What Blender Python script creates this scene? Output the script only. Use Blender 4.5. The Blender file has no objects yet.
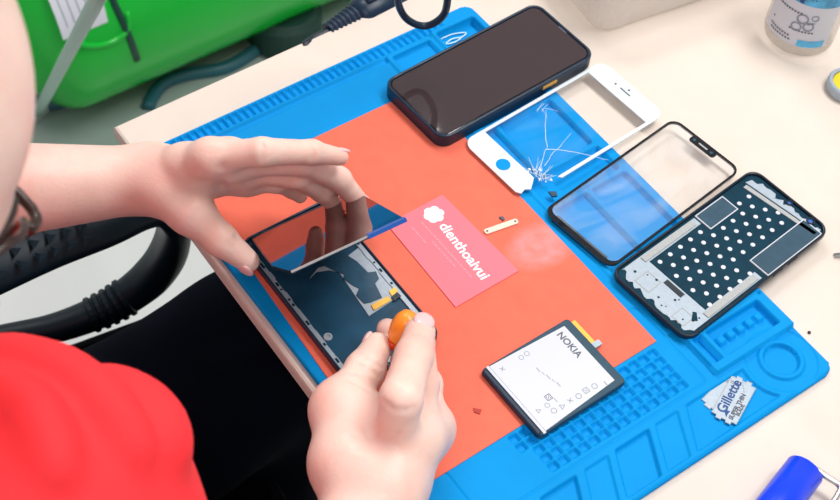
import bpy, bmesh, math, random
import numpy as np
from mathutils import Vector, Matrix
random.seed(7); rng = np.random.default_rng(7)
S = bpy.context.scene
COL = S.collection
PI = math.pi
T = 0.75                      # table top height
MT = T + 0.005                # work surface of the repair mat

# ------------------------------------------------------------ camera model
FPX = 1464.97
CAM = Vector((0.6514, -0.2859, 1.5622))
CR = Vector((0.5813, 0.8109, 0.0672)).normalized()
CF = Vector((-0.4621, 0.3969, -0.7930)).normalized()
CU = CR.cross(CF).normalized()
CF = CU.cross(CR).normalized()
def at(px, py, z):
    """world point at height z that the photograph shows at (px, py)"""
    d = CF + CR*((px-420)/FPX) + CU*((250-py)/FPX)
    return CAM + d*((z-CAM.z)/d.z)
def ray(px, py, dist):
    d = CF + CR*((px-420)/FPX) + CU*((250-py)/FPX)
    return CAM + d.normalized()*dist

# ------------------------------------------------------------ materials
def srgb(r, g, b):
    f = lambda c: (c/255/12.92) if c/255 <= 0.04045 else ((c/255+0.055)/1.055)**2.4
    return (f(r), f(g), f(b), 1)
def mat(name, col, rough=0.5, metal=0.0, spec=0.5, coat=0.0, noise=0.0, nscale=60, bump=0.0, bscale=200, sss=0.0, coord='Object', trans=0.0, ior=1.45):
    m = bpy.data.materials.new(name); m.use_nodes = True
    nt = m.node_tree; b = nt.nodes['Principled BSDF']
    b.inputs['Base Color'].default_value = col
    b.inputs['Roughness'].default_value = rough
    b.inputs['Metallic'].default_value = metal
    b.inputs['Specular IOR Level'].default_value = spec
    b.inputs['Coat Weight'].default_value = coat
    b.inputs['Coat Roughness'].default_value = 0.03
    b.inputs['IOR'].default_value = ior
    b.inputs['Transmission Weight'].default_value = trans
    if sss:
        b.inputs['Subsurface Weight'].default_value = sss
        b.inputs['Subsurface Radius'].default_value = (1.0, 0.35, 0.2)
        b.inputs['Subsurface Scale'].default_value = 0.006
    tc = nt.nodes.new('ShaderNodeTexCoord')
    if noise:
        n = nt.nodes.new('ShaderNodeTexNoise'); n.inputs['Scale'].default_value = nscale; n.inputs['Detail'].default_value = 5
        nt.links.new(tc.outputs[coord], n.inputs['Vector'])
        r = nt.nodes.new('ShaderNodeValToRGB')
        r.color_ramp.elements[0].position = 0.3; r.color_ramp.elements[1].position = 0.7
        c = Vector(col[:3])
        r.color_ramp.elements[0].color = (*[max(0, v*(1-noise)) for v in c], 1)
        r.color_ramp.elements[1].color = (*[min(1, v*(1+noise*0.6)) for v in c], 1)
        nt.links.new(n.outputs['Fac'], r.inputs['Fac']); nt.links.new(r.outputs['Color'], b.inputs['Base Color'])
    if bump:
        n2 = nt.nodes.new('ShaderNodeTexNoise'); n2.inputs['Scale'].default_value = bscale; n2.inputs['Detail'].default_value = 4
        nt.links.new(tc.outputs[coord], n2.inputs['Vector'])
        bp = nt.nodes.new('ShaderNodeBump'); bp.inputs['Strength'].default_value = bump; bp.inputs['Distance'].default_value = 0.002
        nt.links.new(n2.outputs['Fac'], bp.inputs['Height']); nt.links.new(bp.outputs['Normal'], b.inputs['Normal'])
    return m
def pane_mat(name, tint, haze_col, haze0, haze1, nscale=25, gloss=0.06):
    """thin clear sheet: straight-through transparency, dusty diffuse haze, a mirror coat by Fresnel"""
    m = bpy.data.materials.new(name); m.use_nodes = True; nt = m.node_tree; nt.nodes.clear()
    out = nt.nodes.new('ShaderNodeOutputMaterial')
    tr = nt.nodes.new('ShaderNodeBsdfTransparent'); tr.inputs['Color'].default_value = tint
    df = nt.nodes.new('ShaderNodeBsdfDiffuse'); df.inputs['Color'].default_value = haze_col
    gl = nt.nodes.new('ShaderNodeBsdfGlossy'); gl.inputs['Roughness'].default_value = 0.03
    tc = nt.nodes.new('ShaderNodeTexCoord')
    mp = nt.nodes.new('ShaderNodeMapping'); mp.inputs['Scale'].default_value = (1.0, 0.35, 1); mp.inputs['Rotation'].default_value = (0, 0, 0.9)
    n = nt.nodes.new('ShaderNodeTexNoise'); n.inputs['Scale'].default_value = nscale; n.inputs['Detail'].default_value = 3; n.inputs['Distortion'].default_value = 1.5
    mr = nt.nodes.new('ShaderNodeMapRange'); mr.inputs['From Min'].default_value = 0.42; mr.inputs['From Max'].default_value = 0.7
    mr.inputs['To Min'].default_value = haze0; mr.inputs['To Max'].default_value = haze1
    nt.links.new(tc.outputs['Object'], mp.inputs['Vector']); nt.links.new(mp.outputs['Vector'], n.inputs['Vector']); nt.links.new(n.outputs['Fac'], mr.inputs['Value'])
    m1 = nt.nodes.new('ShaderNodeMixShader'); nt.links.new(mr.outputs['Result'], m1.inputs['Fac'])
    nt.links.new(tr.outputs[0], m1.inputs[1]); nt.links.new(df.outputs[0], m1.inputs[2])
    lw = nt.nodes.new('ShaderNodeFresnel'); lw.inputs['IOR'].default_value = 1.45
    geo = nt.nodes.new('ShaderNodeNewGeometry'); fm = nt.nodes.new('ShaderNodeMath'); fm.operation = 'SUBTRACT'; fm.use_clamp = True
    fh = nt.nodes.new('ShaderNodeMath'); fh.operation = 'MULTIPLY'; fh.inputs[1].default_value = 0.45; nt.links.new(lw.outputs[0], fh.inputs[0]); nt.links.new(fh.outputs[0], fm.inputs[0]); nt.links.new(geo.outputs['Backfacing'], fm.inputs[1])
    m2 = nt.nodes.new('ShaderNodeMixShader'); nt.links.new(fm.outputs[0], m2.inputs['Fac'])
    nt.links.new(m1.outputs[0], m2.inputs[1]); nt.links.new(gl.outputs[0], m2.inputs[2])
    nt.links.new(m2.outputs[0], out.inputs['Surface'])
    return m
M = {}
M['table'] = mat('table_laminate', (0.70, 0.612, 0.540, 1), 0.5, spec=0.3, noise=0.05, nscale=18)
M['floor'] = mat('floor_tile', (0.70, 0.72, 0.72, 1), 0.35, noise=0.05, nscale=4)
M['ceiling'] = mat('ceiling_paint', (0.75, 0.72, 0.72, 1), 0.9)
M['blue'] = mat('blue_silicone', (0.000, 0.275, 0.68, 1), 0.6, spec=0.12, noise=0.05, nscale=30)
M['white'] = mat('white_gloss', (0.70, 0.78, 0.84, 1), 0.25)
M['paper'] = mat('white_label', (0.60, 0.62, 0.69, 1), 0.5)
M['black'] = mat('black_plastic', (0.006, 0.014, 0.026, 1), 0.35, spec=0.4)
M['blackgloss'] = mat('black_gloss', (0.008, 0.010, 0.014, 1), 0.08, coat=0.5)
M['navy'] = mat('navy_case', (0.006, 0.022, 0.050, 1), 0.35, spec=0.4)
M['screen'] = mat('phone_screen', (0.045, 0.030, 0.034, 1), 0.04, spec=0.6, coat=0.6)
M['steel'] = mat('steel', (0.62, 0.62, 0.62, 1), 0.28, metal=1.0)
M['silver'] = mat('silver_plate', (0.36, 0.43, 0.50, 1), 0.45, metal=0.15, noise=0.08, nscale=300)
M['foam'] = mat('grey_foam', (0.40, 0.42, 0.42, 1), 0.8, noise=0.12, nscale=900)
M['plate'] = mat('dark_blue_plate', (0.004, 0.036, 0.062, 1), 0.5, spec=0.1, noise=0.2, nscale=120)
M['plate2'] = mat('slate_pad', (0.030, 0.075, 0.115, 1), 0.5, spec=0.25, noise=0.15, nscale=120)
M['chassis'] = mat('chassis_back', (0.010, 0.060, 0.115, 1), 0.45, spec=0.3, noise=0.35, nscale=40)
M['flex'] = mat('flex_cable', (0.012, 0.060, 0.110, 1), 0.4, noise=0.4, nscale=60)
M['gold'] = mat('gold_contact', (0.75, 0.40, 0.06, 1), 0.35, metal=0.3)
M['ink'] = mat('grey_ink', (0.10, 0.11, 0.14, 1), 0.7)
M['lightink'] = mat('pale_ink', (0.25, 0.28, 0.34, 1), 0.7)
M['blueink'] = mat('blue_ink', (0.01, 0.06, 0.22, 1), 0.6)
M['card'] = mat('pink_card', (0.92, 0.165, 0.215, 1), 0.5)
M['cardwhite'] = mat('white_print', (0.90, 0.86, 0.90, 1), 0.5)
M['cardfaint'] = mat('faint_print', (0.93, 0.27, 0.33, 1), 0.5)
M['skin'] = mat('skin', (0.84, 0.60, 0.52, 1), 0.42, spec=0.4, noise=0.07, nscale=28, bump=0.10, bscale=420, sss=0.35)
M['nail'] = mat('nail', (0.82, 0.50, 0.50, 1), 0.25)
M['shirt'] = mat('red_jersey', (0.86, 0.022, 0.030, 1), 0.75, noise=0.05, nscale=40, bump=0.12, bscale=900)
M['trouser'] = mat('black_trouser_cloth', (0.002, 0.004, 0.010, 1), 0.9, spec=0.08, noise=0.3, nscale=30)
M['hair'] = mat('hair', (0.015, 0.010, 0.008, 1), 0.5, noise=0.4, nscale=200)
M['frame_brown'] = mat('spectacle_frame', (0.030, 0.014, 0.010, 1), 0.25)
M['chair'] = mat('chair_plastic', (0.004, 0.014, 0.024, 1), 0.4, spec=0.35)
M['cloth'] = mat('seat_cloth', (0.003, 0.004, 0.007, 1), 0.9, spec=0.1)
M['green'] = mat('green_plastic', (0.002, 0.47, 0.035, 1), 0.22, noise=0.06, nscale=8)
M['darkgreen'] = mat('dark_strap', (0.004, 0.045, 0.035, 1), 0.4)
M['greytube'] = mat('pale_tube', (0.42, 0.60, 0.50, 1), 0.4)
M['teal'] = mat('teal_hose', (0.02, 0.12, 0.15, 1), 0.4)
M['orange'] = mat('orange_handle', (0.95, 0.30, 0.03, 1), 0.3, sss=0.2)
M['redtip'] = mat('red_collar', (0.85, 0.06, 0.01, 1), 0.35)
M['roller'] = mat('blue_roller', (0.0, 0.045, 0.80, 1), 0.3)
M['tape'] = mat('blue_tape', (0.01, 0.10, 0.42, 1), 0.4)
M['yellow'] = mat('yellow_pad', (0.75, 0.62, 0.02, 1), 0.5)
M['darkred'] = mat('red_speck', (0.40, 0.02, 0.01, 1), 0.5)
M['tub'] = pane_mat('cloudy_plastic', (0.92, 0.90, 0.88, 1), (0.80, 0.76, 0.72, 1), 0.35, 0.55, 12)
M['glass'] = pane_mat('clear_pane', (0.99, 0.99, 0.99, 1), (0.8, 0.82, 0.84, 1), 0.0, 0.03)
M['dusty'] = pane_mat('dusty_pane', (0.99, 0.99, 0.99, 1), (0.84, 0.84, 0.85, 1), 0.03, 0.17, 26)
M['bottleglass'] = pane_mat('bottle_glass', (0.88, 0.87, 0.86, 1), (0.55, 0.53, 0.50, 1), 0.10, 0.22, 20)
M['lens'] = pane_mat('lens_glass', (0.95, 0.95, 0.95, 1), (0.8, 0.8, 0.8, 1), 0.0, 0.02)
def mottle(m):
    nt = m.node_tree; b = nt.nodes['Principled BSDF']; src = b.inputs['Base Color'].links[0].from_socket
    tc = nt.nodes.new('ShaderNodeTexCoord'); n = nt.nodes.new('ShaderNodeTexNoise'); n.inputs['Scale'].default_value = 24; n.inputs['Detail'].default_value = 3
    nt.links.new(tc.outputs['Object'], n.inputs['Vector'])
    mr = nt.nodes.new('ShaderNodeMapRange'); mr.inputs['From Min'].default_value = 0.46; mr.inputs['From Max'].default_value = 0.72; mr.inputs['To Max'].default_value = 0.55
    nt.links.new(n.outputs['Fac'], mr.inputs['Value'])
    mx = nt.nodes.new('ShaderNodeMix'); mx.data_type = 'RGBA'; nt.links.new(mr.outputs['Result'], mx.inputs['Factor'])
    nt.links.new(src, mx.inputs['A']); mx.inputs['B'].default_value = (0.80, 0.40, 0.33, 1)
    nt.links.new(mx.outputs['Result'], b.inputs['Base Color'])
mottle(M['skin'])
def sheet_mat():
    m = mat('orange_sheet', (0.81, 0.165, 0.105, 1), 0.8, spec=0.2, noise=0.06, nscale=70)
    nt = m.node_tree; b = nt.nodes['Principled BSDF']; src = b.inputs['Base Color'].links[0].from_socket
    tc = nt.nodes.new('ShaderNodeTexCoord')
    # a pale rubbed smudge beside the business card
    mp = nt.nodes.new('ShaderNodeMapping'); mp.vector_type = 'POINT'
    c = at(541, 246, MT)
    vs = nt.nodes.new('ShaderNodeVectorMath'); vs.operation = 'SUBTRACT'; vs.inputs[1].default_value = c
    nt.links.new(tc.outputs['Object'], vs.inputs[0])
    nt.links.new(vs.outputs[0], mp.inputs['Vector']); mp.inputs['Rotation'].default_value = (0, 0, -0.15); mp.inputs['Scale'].default_value = (1/0.020, 1/0.030, 1)
    ln = nt.nodes.new('ShaderNodeVectorMath'); ln.operation = 'LENGTH'; nt.links.new(mp.outputs['Vector'], ln.inputs[0])
    mr = nt.nodes.new('ShaderNodeMapRange'); mr.inputs['From Min'].default_value = 0.55; mr.inputs['From Max'].default_value = 1.05; mr.inputs['To Min'].default_value = 1; mr.inputs['To Max'].default_value = 0
    nt.links.new(ln.outputs['Value'], mr.inputs['Value'])
    n = nt.nodes.new('ShaderNodeTexNoise'); n.inputs['Scale'].default_value = 130; n.inputs['Detail'].default_value = 6
    nt.links.new(tc.outputs['Object'], n.inputs['Vector'])
    mu = nt.nodes.new('ShaderNodeMath'); mu.operation = 'MULTIPLY'; nt.links.new(mr.outputs['Result'], mu.inputs[0]); nt.links.new(n.outputs['Fac'], mu.inputs[1])
    mx = nt.nodes.new('ShaderNodeMix'); mx.data_type = 'RGBA'; nt.links.new(mu.outputs[0], mx.inputs['Factor'])
    nt.links.new(src, mx.inputs['A']); mx.inputs['B'].default_value = (0.62, 0.34, 0.36, 1)
    nt.links.new(mx.outputs['Result'], b.inputs['Base Color'])
    return m
M['sheet'] = sheet_mat()

# ------------------------------------------------------------ object helpers
def tag(o, label, cat=None, group=None, kind=None):
    if label: o['label'] = label
    if cat: o['category'] = cat
    if group: o['group'] = group
    if kind: o['kind'] = kind
    return o
def thing(name, label, cat, loc=(0, 0, 0), rz=0.0, group=None):
    o = bpy.data.objects.new(name, None); COL.objects.link(o); o.empty_display_size = 0.02
    o.location = loc; o.rotation_euler = (0, 0, rz)
    return tag(o, label, cat, group)
def obj(name, bm, m, parent=None, smooth=False, label=None):
    me = bpy.data.meshes.new(name)
    if isinstance(bm, bmesh.types.BMesh):
        bmesh.ops.recalc_face_normals(bm, faces=bm.faces[:])
        bm.to_mesh(me); bm.free()
    else:
        me = bm; me.name = name
    me.materials.clear(); me.materials.append(M[m] if isinstance(m, str) else m)
    if smooth: me.polygons.foreach_set('use_smooth', [True]*len(me.polygons))
    o = bpy.data.objects.new(name, me); COL.objects.link(o)
    if parent: o.parent = parent
    if label: o['label'] = label
    return o
def tube_pts(bm, pts, r, n=10, cap=True, closed=False, flat=None):
    """sweep a circle (or an ellipse: flat=(a,b)) along points; r may be a list"""
    pts = [Vector(p) for p in pts]; N = len(pts)
    rs = r if isinstance(r, (list, tuple)) else [r]*N
    rings = []; up = None
    for i, p in enumerate(pts):
        a = pts[i-1] if (i > 0 or closed) else p
        b = pts[(i+1) % N] if (i < N-1 or closed) else p
        t = (b-a).normalized()
        if up is None:
            up = Vector((0, 0, 1)) if abs(t.z) < 0.9 else Vector((1, 0, 0))
        x = (up - t*up.dot(t)).normalized(); y = t.cross(x); up = x
        fa, fb = flat[i] if isinstance(flat, list) else (flat or (1, 1))
        rings.append([bm.verts.new(p + x*(rs[i]*fa*math.cos(2*PI*k/n)) + y*(rs[i]*fb*math.sin(2*PI*k/n))) for k in range(n)])
    for i in range(N if closed else N-1):
        A, B = rings[i], rings[(i+1) % N]
        for k in range(n): bm.faces.new((A[k], A[(k+1) % n], B[(k+1) % n], B[k]))
    if cap and not closed:
        bm.faces.new(rings[0]); bm.faces.new(rings[-1])
    return bm
def spline(pts, n=8):
    P = [Vector(p) for p in pts]; out = []
    for i in range(len(P)-1):
        p0 = P[i-1] if i else P[0]; p1 = P[i]; p2 = P[i+1]; p3 = P[i+2] if i+2 < len(P) else P[-1]
        for k in range(n):
            t = k/n
            out.append(0.5*((2*p1)+(p2-p0)*t+(2*p0-5*p1+4*p2-p3)*t*t+(3*p1-p0-3*p2+p3)*t**3))
    out.append(P[-1]); return out
def lathe(bm, prof, n=32, c=(0, 0, 0)):
    c = Vector(c); rings = []
    for r, z in prof:
        rings.append([bm.verts.new(c+Vector((r*math.cos(2*PI*k/n), r*math.sin(2*PI*k/n), z))) for k in range(n)])
    for A, B in zip(rings, rings[1:]):
        for k in range(n): bm.faces.new((A[k], A[(k+1) % n], B[(k+1) % n], B[k]))
    bm.faces.new(rings[0]); bm.faces.new(rings[-1]); return bm
def rrect(w, h, r, n=7, cx=0, cy=0):
    pts = []
    for sx, sy, a0 in ((1, 1, 0), (-1, 1, 90), (-1, -1, 180), (1, -1, 270)):
        for k in range(n+1):
            a = math.radians(a0+90*k/n)
            pts.append((cx+sx*(w/2-r)+r*math.cos(a), cy+sy*(h/2-r)+r*math.sin(a)))
    return pts
def prism(bm, pts, z0, z1, bev=0.0):
    """extrude an outline; bev rounds the upper rim"""
    lev = [(0, z0)]
    if bev:
        lev += [(0, z1-bev), (bev*0.3, z1-bev*0.3), (bev, z1)]
    else: lev += [(0, z1)]
    rings = []; n = len(pts)
    P = [Vector((p[0], p[1])) for p in pts]
    area = sum(P[i].x*P[(i+1) % n].y-P[(i+1) % n].x*P[i].y for i in range(n))
    sg = 1 if area > 0 else -1
    nor = []
    for i in range(n):
        t = (P[(i+1) % n]-P[i-1]); t.normalize() if t.length else None
        nor.append(Vector((-t.y, t.x))*sg)
    for ins, z in lev:
        rings.append([bm.verts.new((P[i].x+nor[i].x*ins, P[i].y+nor[i].y*ins, z)) for i in range(n)])
    for A, B in zip(rings, rings[1:]):
        for k in range(n): bm.faces.new((A[k], A[(k+1) % n], B[(k+1) % n], B[k]))
    bm.faces.new(rings[0]); bm.faces.new(rings[-1]); return bm
def ring_prism(bm, outer, inner, z0, z1):
    n = len(outer)
    L = [[bm.verts.new((p[0], p[1], z)) for p in ps] for ps, z in ((outer, z0), (outer, z1), (inner, z1), (inner, z0))]
    for A, B in zip(L, L[1:]+L[:1]):
        for k in range(n): bm.faces.new((A[k], A[(k+1) % n], B[(k+1) % n], B[k]))
    return bm
def boxm(bm, x0, x1, y0, y1, z0, z1):
    return prism(bm, [(x0, y0), (x1, y0), (x1, y1), (x0, y1)], z0, z1)
def BM(): return bmesh.new()
def sphere(bm, c, r, sc=(1, 1, 1), rot=None, u=20, v=12):
    m = Matrix.Translation(Vector(c)) @ (rot.to_4x4() if rot else Matrix.Identity(4)) @ Matrix.Diagonal((r*sc[0], r*sc[1], r*sc[2], 1))
    bmesh.ops.create_uvsphere(bm, u_segments=u, v_segments=v, radius=1, matrix=m); return bm
def text_mesh(s, size, bold=0.0, ext=0.00006, align='CENTER', sx=1.0):
    cu = bpy.data.curves.new('txt', 'FONT'); cu.body = s; cu.size = size; cu.offset = bold; cu.extrude = ext
    cu.align_x = align; cu.align_y = 'CENTER'; cu.resolution_u = 3
    o = bpy.data.objects.new('txt', cu); COL.objects.link(o)
    dg = bpy.context.evaluated_depsgraph_get()
    me = bpy.data.meshes.new_from_object(o.evaluated_get(dg))
    if sx != 1.0: me.transform(Matrix.Diagonal((sx, 1, 1, 1)))
    bpy.data.objects.remove(o); bpy.data.curves.remove(cu)
    return me
def text_obj(name, s, size, m, parent, loc, rz=0, bold=0.0, align='CENTER', sx=1.0):
    o = obj(name, text_mesh(s, size, bold, align=align, sx=sx), m, parent); o.location = loc; o.rotation_euler = (0, 0, rz); return o
def mesh_np(name, V, Q):
    me = bpy.data.meshes.new(name)
    me.vertices.add(len(V)); me.vertices.foreach_set('co', V.astype(np.float32).ravel())
    k = Q.shape[1]
    me.loops.add(len(Q)*k); me.loops.foreach_set('vertex_index', Q.astype(np.int32).ravel())
    me.polygons.add(len(Q)); me.polygons.foreach_set('loop_start', (np.arange(len(Q))*k).astype(np.int32))
    me.update(calc_edges=True); me.validate(); return me

# ------------------------------------------------------------ implicit surfaces (organic shapes)
def smin(a, b, k):
    if k <= 0: return np.minimum(a, b)
    h = np.clip(0.5+0.5*(b-a)/k, 0, 1)
    return b*(1-h)+a*h-k*h*(1-h)
class Cap:
    def __init__(s, a, b, ra, rb=None):
        s.a = np.array(a, float); s.b = np.array(b, float); s.ra = ra; s.rb = ra if rb is None else rb
        s.c = (s.a+s.b)/2; s.R = np.linalg.norm(s.b-s.a)/2+max(s.ra, s.rb)
    def d(s, P):
        ba = s.b-s.a; pa = P-s.a; den = max(ba@ba, 1e-12)
        h = np.clip(pa@ba/den, 0, 1)
        return np.linalg.norm(pa-h[:, None]*ba, axis=1)-(s.ra+(s.rb-s.ra)*h)
class Ell:
    def __init__(s, c, axes, r):
        s.c = np.array(c, float); s.A = np.array(axes, float); s.r = np.array(r, float); s.R = max(r)
    def d(s, P):
        q = (P-s.c)@s.A.T; k0 = np.linalg.norm(q/s.r, axis=1); k1 = np.linalg.norm(q/s.r**2, axis=1)+1e-9
        return np.where(k0 < 1e-6, -s.r.min(), k0*(k0-1)/k1)
def gsdf(P, prims, k, c, rad):
    d = None
    for p in prims:
        if np.linalg.norm(p.c-c) > p.R+rad+0.03: continue
        e = p.d(P); d = e if d is None else smin(d, e, k)
    return np.full(len(P), 1.0) if d is None else d
def surface_net(f, lo, hi, h, name):
    B = 14
    lo = np.array(lo, float); n = np.ceil((np.array(hi)-lo)/(h*B)).astype(int)
    rad = h*B*0.5*math.sqrt(3)
    g = np.arange(B+1); GX = np.stack(np.meshgrid(g, g, g, indexing='ij'), -1)
    BIG = 1 << 20
    key = lambda I: (I[..., 0].astype(np.int64)*BIG+I[..., 1])*BIG+I[..., 2]
    vk, vp, qk = [], [], []
    E = []
    for i in range(8):
        for ax in range(3):
            if not (i >> ax) & 1: E.append((i, i | (1 << ax), ax))
    off = np.array([[(i >> a) & 1 for a in range(3)] for i in range(8)])
    for bi in np.ndindex(*n):
        base = np.array(bi)*B
        c = lo+(base+B/2)*h
        if abs(f(c[None], c, rad)[0]) > rad*1.25+0.004: continue
        I = base+GX
        D = f((lo+I.reshape(-1, 3)*h), c, rad).reshape(B+1, B+1, B+1)
        if D.min() > 0 or D.max() < 0: continue
        s = D < 0
        cor = [D[o[0]:o[0]+B, o[1]:o[1]+B, o[2]:o[2]+B] for o in off]
        cs = [x < 0 for x in cor]
        cnt = np.sum(cs, axis=0); act = (cnt > 0) & (cnt < 8)
        if act.any():
            ids = np.argwhere(act); cv = [x[act] for x in cor]
            acc = np.zeros((len(ids), 3)); w = np.zeros(len(ids))
            for i, j, ax in E:
                a, b = cv[i], cv[j]; m = (a < 0) != (b < 0)
                t = np.where(m, a/np.where(m, a-b, 1), 0)
                pos = np.broadcast_to(off[i].astype(float), (len(ids), 3)).copy(); pos[:, ax] += t
                acc += pos*m[:, None]; w += m
            vp.append(lo+(base+ids+acc/w[:, None])*h); vk.append(key(base+ids))
        for ax in range(3):
            b_, c_ = [(1, 2), (2, 0), (0, 1)][ax]
            s0 = s[:B, :B, :B]; sl = [slice(0, B)]*3; sl[ax] = slice(1, B+1); s1 = s[tuple(sl)]
            ch = np.argwhere(s0 != s1)
            if not len(ch): continue
            flip = s0[tuple(ch.T)]
            G = base+ch; eb = np.zeros(3, int); eb[b_] = 1; ec = np.zeros(3, int); ec[c_] = 1
            q = np.stack([key(G), key(G-eb), key(G-eb-ec), key(G-ec)], 1)
            q[~flip] = q[~flip][:, ::-1]
            qk.append(q)
    vk = np.concatenate(vk); vp = np.concatenate(vp); qk = np.concatenate(qk)
    o = np.argsort(vk); vk = vk[o]; vp = vp[o]
    idx = np.clip(np.searchsorted(vk, qk), 0, len(vk)-1)
    ok = (vk[idx] == qk).all(1)
    return mesh_np(name, vp, idx[ok])
# ------------------------------------------------------------ setting
bm = BM(); boxm(bm, -2.6, 1.8, -1.6, 2.4, -0.05, 0.0)
tag(obj('floor', bm, 'floor'), None, kind='structure')
bm = BM(); boxm(bm, -2.65, -2.6, -1.6, 2.4, 0, 2.8); tag(obj('wall_left', bm, 'ceiling'), None, kind='structure')
bm = BM(); boxm(bm, -2.6, 1.8, 2.4, 2.45, 0, 2.8); tag(obj('wall_back', bm, 'ceiling'), None, kind='structure')
bm = BM(); boxm(bm, -2.6, 1.8, -1.6, 2.4, 2.8, 2.85); tag(obj('ceiling', bm, 'ceiling'), None, kind='structure')
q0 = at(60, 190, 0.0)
bm = BM(); prism(bm, rrect(1.25, 2.2, 0.02, 3, q0.x-0.625, 0.55), 0.0, 0.006)  # added sheet; its darker grey-green carries the floor shade behind the bench
tag(obj('floor_shade_sheet', bm, mat('grey_green_shade', (0.33, 0.41, 0.38, 1), 0.5, noise=0.06, nscale=6)), 'grey-green sheet standing for floor shade under the green canister behind the bench', 'mat')

# ------------------------------------------------------------ workbench
EDGE = 0.012
c0 = at(112.5, 130, T-EDGE*0.5); c1 = at(322, 411, T-EDGE*0.5)
ey0, ey1 = c0.y, c1.y
slope = (ey1-ey0)/(c1.x-c0.x)
tw = thing('workbench', 'pale wood laminate workbench under the blue repair mat', 'table', (0, 0, 0))
bm = BM()
X0, X1, Y1 = -0.0365, 1.05, 0.95
f0 = ey0+slope*(X0-c0.x); f1 = ey0+slope*(X1-c0.x)
prism(bm, [(X0, f0), (X1, f1), (X1, Y1), (X0-0.004, Y1)], T-EDGE, T, 0.0030)
obj('tabletop', bm, 'table', tw)
for x, y in ((0.03, 0.28), (1.0, 0.06), (0.03, 0.9), (1.0, 0.9)):
    bm = BM(); boxm(bm, x-0.02, x+0.02, y-0.02, y+0.02, 0, T-EDGE); obj('leg', bm, 'steel', tw)

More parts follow.
